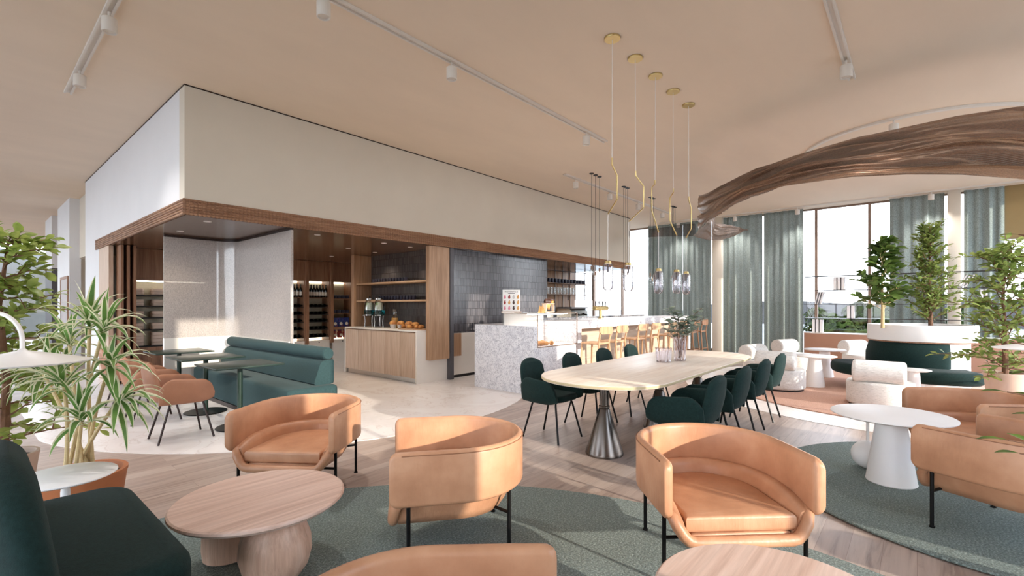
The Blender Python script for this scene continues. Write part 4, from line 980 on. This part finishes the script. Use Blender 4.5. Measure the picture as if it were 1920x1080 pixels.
# black triple pendants over the bar
bp=None
for gidx,u in enumerate((8.29,9.58,10.95,12.3)):
    for k in range(3):
        x=u+.155*(k-1)*(1 if gidx<1 else .62); zb=(2.09,1.98,2.06)[k]
        lab='small bulb on a thin black cord over the bar, %s of the %s trio'%(['left','middle','right'][k],['nearest','second','third','farthest'][gidx])
        t=thing('cord_pendant',lab,'pendant lamp',(x,4.9,0),0,'black cord pendants over the bar')
        MB().lathe([(0,H-.012),(.045,H-.012),(.045,H-.0005),(0,H-.0005)],n=24).build('canopy',m_black,t)
        MB().tube([(0,0,H-.012),(0,0,zb+.10)],.004,6).build('cord',m_black,t)
        MB().lathe([(0,zb+.09),(.012,zb+.09),(.018,zb+.08),(.018,zb+.015),(0,zb+.015)],n=16).build('socket',m_bronze,t)
        MB().lathe([(.024,zb+.02),(.036,zb-.01),(.04,zb-.05),(.03,zb-.09),(0,zb-.10)],n=18).build('bulb',m_clear,t,solid=.002)
# ------------------------------------------------------------------ curved reading lamps
def arclamp(label,X,Y,zr,r=.288,turn=0,hb=1.0):
    ax,ay=XY(X,Y); t=thing('floor_lamp',label,'lamp',(ax,ay,0),turn,'white arched floor lamps')
    MB().lathe([(0,zr+.052),(.012,zr+.052),(.022,zr+.04),(r,zr-.022),(r-.006,zr-.03),(.03,zr+.02),(0,zr+.02)],n=64).build('lamp_shade',m_whitemetal,t,sharp=60)
    q=[(0,0,zr+.04),(0,0,zr+.10)]
    for k in range(1,13): a=PI*k/12; q.append((-.17+.17*math.cos(a),0,zr+.10+.15*math.sin(a)))
    q+=[(-.34,0,.05)]; MB().tube(q,.011,10).build('arched_stem',m_whitemetal,t)
    MB().lathe([(0,.0),(.13,.0),(.135,.01),(.13,.025),(.02,.05),(0,.05)],-.34,0,.001+(.0205 if X>0 else 0),32).build('base',m_whitemetal,t); return t
arclamp('white arched floor lamp with a flat cone shade at the left edge',-2.694,2.6,1.11,turn=math.atan2(RY,RX))
arclamp('white flat lamp shade reaching in at the right edge beside the tree',5.07,4.6,1.0,turn=math.atan2(RY,RX)+PI*1.0)
# ------------------------------------------------------------------ curtains
def onU(px,u): a=(px-960)/FPX; Y=u/(.7591+.6510*a); return Y*(.6510-.7591*a)
cu=14.78
for k,(p0,p1,lab) in enumerate([(1217,1281,'sheer grey-green curtain farthest left, behind the brass pendants'),(1281,1334,'sheer grey-green curtain just left of the left column'),(1357,1429,'sheer grey-green curtain just right of the left column'),(1432,1506,'sheer grey-green curtain ending at the open window and shelf'),(1668,1771,'sheer grey-green curtain behind the planter trees'),(1807,1884,'sheer grey-green curtain at the far right, right of the column')]):
    v0,v1=onU(p0,cu),onU(p1,cu); n=max(24,int(abs(v1-v0)/.16)*10); g=random.Random(k); ph=[g.uniform(0,6) for _ in range(3)]
    def fn(s,tt):
        d=abs(v1-v0)*s; a=.038*math.sin(d*2*PI/.19+ph[0]+.8*math.sin(d*5+ph[1]))+.025*math.sin(d*2*PI/.41+ph[1])+.006*math.sin(d*2*PI/.07+ph[2]+tt*2)
        return (cu+a*(1.0-.25*tt),v0+(v1-v0)*s,.012+(H-.03)*tt)
    t=thing('curtain',lab,'curtain',(0,0,0),0,'sheer curtains along the window wall')
    MB().grid(fn,n,6).build('cloth',m_curtain,t,sharp=180,recalc=False)
    MB().box(cu-.06,cu+.06,min(v0,v1),max(v0,v1),H-.02,H-.001).build('header_rail',m_whitetrack,t)
# ------------------------------------------------------------------ shelf unit with white books
su=thing('shelf_unit','terracotta shelf unit with thin steel shelves in front of the windows','shelf',(0,0,0))
def ch(u0,u1,v0,v1): return [(u0+.18,v0),(u1,v0),(u1,v1),(u0,v1),(u0,v0-.24)]
ub0,ub1,vb0,vb1=13.72,14.08,2.18,-1.7
MB().prism(ch(ub0,ub1,vb0,vb1),.0055,.70).build('base_cabinet',m_terrapanel,su); MB().prism(ch(ub0-.01,ub1,vb0+.01,vb1),.70,.722).build('top',m_whitemetal,su)
SZ=(1.08,1.42,1.765,2.115)
for z in SZ: MB().prism(ch(ub0,ub1,vb0,vb1),z-.010,z).build('shelf_board',m_brownmetal,su)
for v in (2.14,.9,-.4,-1.66): MB().box(ub1-.012,ub1,v-.006,v+.006,.722,2.115).build('post',m_brownmetal,su)
def onS(px,u=13.85): return onU(px,u)
gi=0
def books(px0,px1,z,n,h,lean,where,m=m_book):
    v0,v1=onS(px0),onS(px1); wd=abs(v1-v0)/n
    for k in range(n):
        v=v0-wd*(k+.5); th=wd*.82 if not lean else wd*.55
        q=MB(); q.box(-.11,.11,-th/2,-th/2+.004,0,h); q.box(-.11,.11,th/2-.004,th/2,0,h); q.box(-.11,-.106,-th/2,th/2,0,h)
        o=solo(q,'book',m_book,'white book %s, %s'%(where,['first from the left','second from the left','third from the left','fourth from the left'][k]),'book','white books on the window shelves',(13.86,v,z+ (0.001)))
        MB().box(-.104,.108,-th/2+.004,th/2-.004,.003,h-.003).build('pages',m_page,o)
        if lean: o.rotation_euler=(lean,0,0); o.location.z=z+abs(math.sin(lean))*th*.5+.001
books(1563,1585,SZ[2],3,.31,0,'upright on the third steel shelf')
books(1527,1541,SZ[1],3,.31,.22,'leaning on the second steel shelf')
books(1588,1603,SZ[0],2,.31,0,'upright on the first steel shelf')
books(1523,1544,.722,3,.32,0,'upright on the terracotta cabinet, left end')
books(1636,1652,.722,3,.27,.85,'fallen aslant on the terracotta cabinet')
books(1792,1812,SZ[2],3,.30,.5,'leaning on the third shelf beyond the trees')
books(1836,1852,SZ[1],2,.30,0,'upright on the second shelf at the far right')
# ------------------------------------------------------------------ bronze net sculpture: a ring-shaped ribbon hung above the terracotta rug
m,nt,out=newmat('bronze_net'); p=nd(nt,'ShaderNodeBsdfPrincipled'); p.inputs['Metallic'].default_value=.7; p.inputs['Roughness'].default_value=.3
uvn=nd(nt,'ShaderNodeUVMap'); mp=nd(nt,'ShaderNodeMapping'); mp.inputs['Scale'].default_value=(620,120,1); nt.links.new(uvn.outputs[0],mp.inputs[0])
ck=nd(nt,'ShaderNodeTexBrick'); ck.inputs['Scale'].default_value=1; ck.inputs['Mortar Size'].default_value=.13; ck.inputs['Brick Width'].default_value=1; ck.inputs['Row Height'].default_value=1
ck.inputs['Color1'].default_value=S(178,142,116); ck.inputs['Color2'].default_value=S(150,118,94); ck.inputs['Mortar'].default_value=S(84,62,48); nt.links.new(mp.outputs[0],ck.inputs['Vector'])
nt.links.new(ck.outputs['Color'],p.inputs['Base Color'])
bn=nd(nt,'ShaderNodeBump'); bn.inputs['Strength'].default_value=.5; bn.inputs['Distance'].default_value=.01; nt.links.new(ck.outputs['Fac'],bn.inputs['Height']); bn.invert=True; nt.links.new(bn.outputs[0],p.inputs['Normal'])
tp=nd(nt,'ShaderNodeBsdfTransparent'); mx=nd(nt,'ShaderNodeMixShader'); mr=nd(nt,'ShaderNodeMapRange'); mr.inputs['To Min'].default_value=.0; mr.inputs['To Max'].default_value=.22
nt.links.new(ck.outputs['Fac'],mr.inputs[0]); nt.links.new(mr.outputs[0],mx.inputs[0]); nt.links.new(p.outputs[0],mx.inputs[1]); nt.links.new(tp.outputs[0],mx.inputs[2]); nt.links.new(mx.outputs[0],out.inputs[0]); m_net=m
def lerp(tab,x):
    if x<=tab[0][0]: return tab[0][1]
    for (a,b_),(c,d) in zip(tab,tab[1:]):
        if x<=c: return b_+(d-b_)*(x-a)/(c-a)
    return tab[-1][1]
def ribbon(name,th0,th1,nu,nv,topz,botz,parent,amp,seed,Rr=3.2):
    g=random.Random(seed); ph=[g.uniform(0,6) for _ in range(6)]
    cx_,cy_=9.93,.05
    q=MB()
    def fn(s,t_):
        th=R(th0+(th1-th0)*s); zt,zb=topz(s),botz(s); w_=math.sin(PI*min(1,max(0,t_)))**.5
        tw=t_+.05*math.sin(s*9+ph[0])+.03*math.sin(s*21+ph[1])
        rg=lambda v,e:abs(math.sin(PI*v))**e
        r1=rg(tw*2.3+.45*s+ph[2],.6); r2=rg(tw*4.3-1.1*s+ph[3],.7); r3=rg(tw*8.5+1.6*s+ph[4],.9)
        m1=.5+.5*math.sin(s*15+t_*6+ph[5]); m2=.5+.5*math.sin(s*22-t_*9+ph[0])
        f=amp*((r1-.72)*(.35+.75*m1)+.62*(r2-.68)*(.15+.9*m2)+.14*(r3-.6))*w_
        fade=1-s**8; f*=.25+.75*fade; bulge=(.30*(t_-.35)+.10*math.sin(PI*t_))*fade
        r=Rr-bulge*min(1,(zt-zb)/.5)+f
        z=zb+(zt-zb)*t_+.35*f
        return (cx_+r*math.cos(th),cy_+r*math.sin(th),z)
    q.grid(fn,nu,nv); o=q.build(name,m_net,parent,sharp=180,recalc=False)
    uv=o.data.uv_layers.new(name='UVMap'); vi={}
    for lp in o.data.loops:
        i_,j_=divmod(lp.vertex_index,nv+1); uv.data[lp.index].uv=(i_/nu*abs(th1-th0)/100,j_/nv)
    return o
nets=thing('net_sculpture','bronze metal net ribbon sweeping in a ring under the ceiling','sculpture',(0,0,0))
def ringpx(th,r=3.2):
    x,y=9.93+r*math.cos(R(th)),.05+r*math.sin(R(th)); X=RX*x+RY*y; Y=FX*x+FY*y; return 960+FPX*X/Y,Y
T1=[(1300,372),(1310,366),(1330,350),(1365,330),(1400,314),(1430,305),(1470,290),(1540,268),(1600,250),(1700,228),(1800,206),(1920,187),(2100,165)]
B1=[(1300,442),(1310,438),(1330,416),(1350,400),(1400,371),(1480,350),(1600,335),(1700,331),(1800,332),(1920,342),(2100,365)]
tha,thb=210,109.5
def zt1(s):
    px,Y=ringpx(tha+(thb-tha)*s); return EYE+(HZ-lerp(T1,px))*Y/FPX
def zb1(s):
    px,Y=ringpx(tha+(thb-tha)*s); return EYE+(HZ-lerp(B1,px))*Y/FPX
ribbon('net_ribbon',tha,thb,260,110,zt1,zb1,nets,.27,4)
T2=[(1300,400),(1318,395),(1330,420),(1360,423),(1385,427),(1396,430)]; B2=[(1300,436),(1316,444),(1335,450),(1360,449),(1380,442),(1396,432)]
def zt2(s):
    px,Y=ringpx(109.5+(62-109.5)*s); return EYE+(HZ-lerp(T2,px))*Y/FPX
def zb2(s):
    px,Y=ringpx(109.5+(62-109.5)*s); return EYE+(HZ-lerp(B2,px))*Y/FPX
ribbon('net_tip',109.5,62,90,40,zt2,zb2,nets,.03,9)
# the ribbon's tail, a thin dark strand running back past the bar
m_tail=VEIL('dark_net_cloth',S(64,46,38),.38,.1,(40,40,40),.4)
q=MB(); secs=[]
def fn(s,t_):
    px=1303-123*s; Y=9.3+4.4*s; zt=EYE+(HZ-(419+14*s))*Y/FPX; zb=EYE+(HZ-(442+4*s))*Y/FPX; x,y=XY((px-960)/FPX*Y,Y)
    return (x+.05*math.sin(s*9+t_*3),y,zb+(zt-zb)*t_)
q.grid(fn,30,4); q.build('net_tail',m_tail,nets,sharp=180,recalc=False)
for th in (200,):
    x,y=9.93+3.1*math.cos(R(th)),.05+3.1*math.sin(R(th)); s=(th-tha)/(thb-tha); MB().tube([(x,y,zt1(s)-.1),(x,y,H)],.002,5).build('hanger_wire',m_steel,nets)
# ------------------------------------------------------------------ plants
def leaf(q,p,d,up,L,W,n=4,bend=.25,fold=.25,tipw=.0,obov=.5):
    d=d.normalized(); s=d.cross(up); s=s.normalized() if s.length>1e-4 else d.orthogonal().normalized(); nrm=s.cross(d).normalized()
    vs=[]
    for k in range(n+1):
        t=k/n; w=W*.5*(math.sin(PI*t**obov_exp(obov)))**.75 if 0<t<1 else W*.02
        c=p+d*L*t-nrm*(bend*L*t*t); vs+= [c-s*w+nrm*w*fold,c,c+s*w+nrm*w*fold]
    fs=[]
    for k in range(n):
        a=k*3; fs+=[(a,a+1,a+4,a+3),(a+1,a+2,a+5,a+4)]
    q._add(vs,fs)
def obov_exp(o): return 1.0+ (o-.5)*1.2
def bush_tree(label,cat,loc,trunk,trunk_r,branches,leafL,leafW,per,mleaf,seed,name='tree',group=None,bark=None,obov=.5,droop=.15,jit=.5,bend=.25):
    g=random.Random(seed); t=thing(name,label,cat,loc,0,group)
    MB().tube(trunk,[trunk_r*(1-.75*k/(len(trunk)-1)) for k in range(len(trunk))],8).build('trunk',bark or m_bark,t)
    qb=MB(); ql=MB(); tv=[Vector(p) for p in trunk]
    def on(s):
        k=min(len(tv)-2,int(s*(len(tv)-1))); return tv[k].lerp(tv[k+1],s*(len(tv)-1)-k)
    for (s,ang,el,ln) in branches(g):
        p0=on(s); d=Vector((math.cos(ang)*math.cos(el),math.sin(ang)*math.cos(el),math.sin(el))); pts=[p0]
        for k in range(1,5): pts.append(p0+d*ln*k/4+Vector((g.uniform(-.04,.04)*ln,g.uniform(-.04,.04)*ln,-droop*ln*(k/4)**2)))
        qb.tube(pts,[trunk_r*.22,trunk_r*.18,trunk_r*.14,trunk_r*.1,trunk_r*.06],5)
        twigs=[(pts,per)]
        for k in range(3):
            b0=pts[1+k].lerp(pts[2+k],g.random()); d2=(d*.5+Vector((g.uniform(-1,1),g.uniform(-1,1),g.uniform(-.35,.8)))).normalized(); l2=ln*g.uniform(.3,.55)
            tp=[b0+d2*l2*j/4+Vector((0,0,-droop*.6*l2*(j/4)**2)) for j in range(5)]; qb.tube(tp,[trunk_r*.16,trunk_r*.14,trunk_r*.11,trunk_r*.09,trunk_r*.05],4); twigs.append((tp,max(4,int(per*.55))))
        for pts,per_ in twigs:
          for k in range(per_):
              u=.22+.78*(k+.5)/per_; i=min(3,int(u*4)); p=pts[i].lerp(pts[i+1],u*4-i); bd=(pts[i+1]-pts[i]).normalized()
              side=(1 if k%2 else -1); o=bd.cross(Vector((0,0,1))); o=o.normalized() if o.length>1e-3 else Vector((1,0,0))
              ld=(bd*g.uniform(.2,.9)+o*side*g.uniform(.4,1)+Vector((g.uniform(-jit,jit),g.uniform(-jit,jit),g.uniform(-.35,.95)))).normalized()
              if k==per_-1: ld=bd
              sc_=g.uniform(.65,1.15); leaf(ql,p,ld,Vector((g.uniform(-.8,.8),g.uniform(-.8,.8),1)),leafL*sc_,leafW*sc_,4,bend,.2,obov=obov)
    qb.build('branches',bark or m_bark,t); ql.build('foliage',mleaf,t,sharp=180,recalc=False); return t
def pot(t,r,h,m,z=.0):
    MB().lathe([(0,z),(r*.82,z),(r*.86,z+.02),(r,z+h-.03),(r*1.02,z+h-.02),(r*1.02,z+h),(r*.92,z+h),(r*.9,z+h-.06),(0,z+h-.06)],n=48).build('pot',m,t,sharp=50)
    MB().lathe([(0,z+h-.07),(r*.9,z+h-.07),(r*.9,z+h-.045),(0,z+h-.035)],n=32).build('soil',m_soil,t)
def spiral(n,s0,s1,len0,len1,el=(.1,.6)):
    return lambda g:[(s0+(s1-s0)*k/(n-1),k*2.4+g.uniform(-.4,.4),g.uniform(*el)+.35*k/(n-1),(len0+(len1-len0)*k/(n-1))*g.uniform(.75,1.15)) for k in range(n)]
# left: round-leaved fig at the edge of the picture
x,y=XY(-3.90,3.62)
t=bush_tree('tall round-leaved tree at the left edge, behind the arched lamp','plant',(x,y,0),[(0,0,.25),(.02,.01,.8),(-.02,.0,1.4),(.03,.02,1.9)],.034,spiral(44,.06,1,.46,.26,(-.1,.6)),.105,.06,11,m_leafA,11,'potted_tree',obov=.7,droop=.2)
pot(t,.20,.26,m_potpale,.001)
# left: striped dracaena in a terracotta bowl
x,y=XY(-2.86,3.12); o=(x,y)
dr=thing('dracaena','striped dracaena with pale canes in a terracotta bowl, left of the tan chairs','plant',(x,y,0),0)
pot(dr,.25,.30,m_terra,.001)
def camrel(px,py,Y): X=(px-960)/FPX*Y; u=XY(X,Y); return Vector((u[0]-o[0],u[1]-o[1],EYE+(HZ-py)*Y/FPX))
heads=[((168,612),3.10,(-.05,0,1),1.0),((192,625),3.05,(.45,-.2,.9),1.05),((130,645),3.25,(-.55,.3,.8),.9),((205,690),2.98,(.7,-.5,.75),1.0),((120,725),3.0,(-.2,-.25,.9),1.0),((82,702),3.2,(-.9,.2,.35),1.05),((222,752),3.05,(1,-.1,.35),1.05),((153,790),2.95,(.05,-.3,.9),.95)]
g=random.Random(5); qs=MB(); ql=MB(); up0=Vector((0,0,1))
for i,((px,py),Y,hd,scl) in enumerate(heads):
    e=camrel(px,py,Y); b0=Vector((.075*math.cos(i*2.4),.075*math.sin(i*2.4),.25)); m1=b0.lerp(e,.5); m1.x*=.55; m1.y*=.55
    pts=[]
    for k in range(9):
        s=k/8; pts.append(b0*(1-s)**2+m1*2*s*(1-s)+e*s*s)
    qs.tube(pts,[.013-.003*k/8 for k in range(9)],8)
    ax=(XY(hd[0],hd[1])); axis=Vector((ax[0],ax[1],hd[2])).normalized(); u_=axis.orthogonal().normalized(); v_=axis.cross(u_)
    for k in range(19):
        a=k*2.39996; tilt=.15+1.15*(k/19)**.8+g.uniform(-.12,.12); d=(axis*math.cos(tilt)+(u_*math.cos(a)+v_*math.sin(a))*math.sin(tilt)).normalized()
        L=scl*g.uniform(.22,.33); W=.046*g.uniform(.8,1.2); p=e+axis*(.05-.08*k/19); n=7; side=d.cross(up0); side=side.normalized() if side.length>.05 else u_
        rows=[]; dirn=d.copy(); c=p.copy()
        for j in range(n+1):
            s=j/n; wd=W*(.35+.65*math.sin(min(1,s*2.2)*PI/2))*(1-s**2.6)+.0015; nr=side.cross(dirn).normalized()
            rows.append([c-side*wd*.5+nr*wd*.18,c-side*wd*.31+nr*wd*.04,c+side*wd*.31+nr*wd*.04,c+side*wd*.5+nr*wd*.18])
            dirn=(dirn+Vector((0,0,-1))*(.02+.05*j+.05*g.random())*(1.1 if dirn.z<.8 else .5)).normalized(); c=c+dirn*L/n
        vs=[v for r_ in rows for v in r_]
        for col_,mi in ((0,1),(1,0),(2,1)):
            ql.mi=mi; vv=[]; ff=[]
            for j in range(n+1): vv+=[rows[j][col_],rows[j][col_+1]]
            for j in range(n): ff.append((2*j,2*j+1,2*j+3,2*j+2))
            ql._add(vv,ff)
qs.build('cane_stems',m_cane,dr); ql.build('foliage',[m_strapG,m_strapW],dr,sharp=180,recalc=False)
# trees in the planter
def at_px(px,Y): return XY((px-960)/FPX*Y,Y)
bx_,by_=at_px(1655,7.55)
bush_tree('small tree with large dark leaves, left one in the white planter','tree',(bx_,by_,1.03),[(0,0,0),(.01,0,.35),(-.01,.01,.8),(.02,0,1.3)],.028,spiral(24,.26,1,.40,.14,(.35,.9)),.16,.095,6,m_leafB,21,'planter_tree','trees in the white planter',m_cane,obov=.9,bend=.35)
bx_,by_=at_px(1745,7.5)
bush_tree('taller bushy tree with small olive leaves, right one in the white planter','tree',(bx_,by_,1.03),[(0,0,0),(.01,0,.4),(.0,.02,.95),(-.01,0,1.5)],.032,spiral(64,.08,1,.44,.22,(.4,1.0)),.085,.036,14,m_leafC,22,'planter_tree','trees in the white planter',obov=.6)
# leafy tree at the right edge
x,y=at_px(1885,5.9)
t=bush_tree('leafy tree at the right edge, behind the tan armchairs','tree',(x,y,0),[(0,0,.5),(.01,0,1.0),(-.01,.02,1.5),(.02,0,2.05)],.032,spiral(60,.02,1,.56,.30,(-.1,.9)),.10,.046,12,m_leafC,31,'potted_tree',obov=.75)
pot(t,.20,.30,m_potpale,.26)
q=MB()
for k in range(4): a=PI/4+PI/2*k; q.tube([(.19*math.cos(a),.19*math.sin(a),.022),(.17*math.cos(a),.17*math.sin(a),.262)],.014,6)
q.prism(circle(.22,32),.235,.26); q.build('plant_stand',m_stool,t)
# branch reaching in at the right front edge
x,y=XY(3.0,1.75); o=(x,y)
t=thing('shrub','shrub at the right front edge with a few fresh leaves reaching into the picture','plant',(x,y,0))
pot(t,.2,.34,m_terra,.001); qb=MB(); ql=MB(); g=random.Random(2)
tips=[((1886,640),2.25),((1893,690),2.2),((1888,735),2.2),((1915,610),2.4),((1890,825),2.15),((1912,850),2.2),((1905,560),2.5),((1925,470),2.5),((1940,700),2.3),((1950,780),2.2),((1960,560),2.4),((1910,440),2.6),((1905,520),2.5)]
for (px,py),Y in tips:
    e=camrel(px,py,Y); b0=Vector((0,0,.3)); m1=Vector((e.x*.25,e.y*.25,max(.7,e.z*.95))); pts=[b0*(1-s)**2+m1*2*s*(1-s)+e*s*s for s in [k/8 for k in range(9)]]
    qb.tube(pts,[.012-.0011*k for k in range(9)],6)
    for k in range(9):
        s=.45+.55*k/8; i=min(7,int(s*8)); p=pts[i].lerp(pts[i+1],s*8-i); bd=(pts[i+1]-pts[i]).normalized(); sd=bd.cross(up0).normalized()*(1 if k%2 else -1)
        d=bd*.7+sd*.8+Vector((0,0,g.uniform(-.3,.6))) if k<8 else bd; leaf(ql,p,d,up0,.10*g.uniform(.7,1.1),.052,5,.2,.2,obov=.7)
qb.build('branches',m_bark,t); ql.build('foliage',m_leafD,t,sharp=180,recalc=False)
# ------------------------------------------------------------------ vases and eucalyptus on the dining table
def vase(label,loc,h,r0,r1,n=10):
    t=thing('vase',label,'vase',loc,0,'ribbed glass vases')
    q=MB(); secs=[]
    N=n*6
    for k in range(9):
        z=h*k/8; r=r0+(r1-r0)*k/8; secs.append([((r+.006*math.cos(n*2*PI*j/N+z*3))*math.cos(2*PI*j/N),(r+.006*math.cos(n*2*PI*j/N+z*3))*math.sin(2*PI*j/N),z) for j in range(N)])
    q.loft(secs,caps=False); q._add(secs[0],[tuple(range(N))]); q.build('ribbed_body',m_vase,t,solid=.004,sharp=60)
    return t
va=vase('tall ribbed glass vase holding eucalyptus on the dining table',(5.56,2.14,.741),.30,.058,.068)
vase('short wide ribbed glass vase on the dining table, left of the tall one',(5.32,2.24,.741),.165,.074,.088)
eu=thing('eucalyptus_branch','grey-green eucalyptus branches standing in the tall vase','plant',(5.56,2.14,.75)); qb=MB(); ql=MB(); g=random.Random(8); o=(5.56,2.14)
for (px,py),Y in [((1320,596),5.7),((1316,578),5.8),((1290,592),5.5),((1310,590),5.75),((1298,600),5.6),((1308,612),5.5),((1256,578),5.7),((1268,582),5.6),((1250,600),5.5),((1245,615),5.45),((1285,600),5.8),((1290,618),5.4),((1275,605),5.7)]:
    e=camrel(px,py,Y); e.z-=.75; b0=Vector((g.uniform(-.02,.02),g.uniform(-.02,.02),.02)); m1=Vector((e.x*.1,e.y*.1,e.z*.75)); pts=[b0*(1-s)**2+m1*2*s*(1-s)+e*s*s for s in [k/8 for k in range(9)]]
    qb.tube(pts,.003,5)
    for k in range(15):
        s=.58+.42*k/14; i=min(7,int(s*8)); p=pts[i].lerp(pts[i+1],s*8-i); a=k*2.4; d=Vector((math.cos(a),math.sin(a),g.uniform(-.2,.7))); leaf(ql,p,d,up0,.10*g.uniform(.7,1.1),.066,4,.15,.15,obov=.45)
qb.build('stems',m_bark,eu); ql.build('foliage',m_euc,eu,sharp=180,recalc=False)
# ------------------------------------------------------------------ left front: white table and dark green lounge chair
x,y=XY(-2.58,2.73)
t=pedestal('small white round side table at the left, in front of the terracotta bowl',(x,y),.42,.235,.02,.014)
MB().lathe([(0,.0202),(.14,.0202),(.14,.03),(.02,.04),(0,.04)],n=40).build('base',m_whitemetal,t)
lg=thing('lounge_chair','dark green wool lounge chair cut off by the lower left corner','chair',(.20,2.72,0),face(1,0))
# local +y looks along +x of the plan; local +x is -y of the plan
MB().prism(stadium(-.66,.58,-.42,.42,.16,10),.20,.42,.07,4).build('seat',m_green,lg,sharp=60)
q=MB(); secs=[]; N=18
for k in range(N+1):
    u=1-(1-k/N)**1.5; z=.36+.49*u; hw=.60*math.sqrt(max(0,1-(u*.97)**2.4)); xo=.02
    yb=-.06-.05*u; th=.085*(1 if u<.8 else max(.3,1-((u-.8)/.2)**2*.7)); ring=[]
    for j in range(24):
        a=2*PI*j/24; c_,s_=math.cos(a),math.sin(a); px_=hw*math.copysign(abs(c_)**.6,c_); ring.append((xo+px_,yb+th*math.copysign(abs(s_)**.8,s_)+.03*(px_/.5)**2,z))
    secs.append(ring)
q.loft(secs); q.build('backrest',m_green,lg,sharp=70)
q=MB(); q.tube([(0,0,.02),(0,0,.22)],.03,12); q.lathe([(0,.0),(.26,.0),(.26,.012),(.03,.03),(0,.03)],0,0,.0205,32); q.build('swivel_base',m_black,lg)
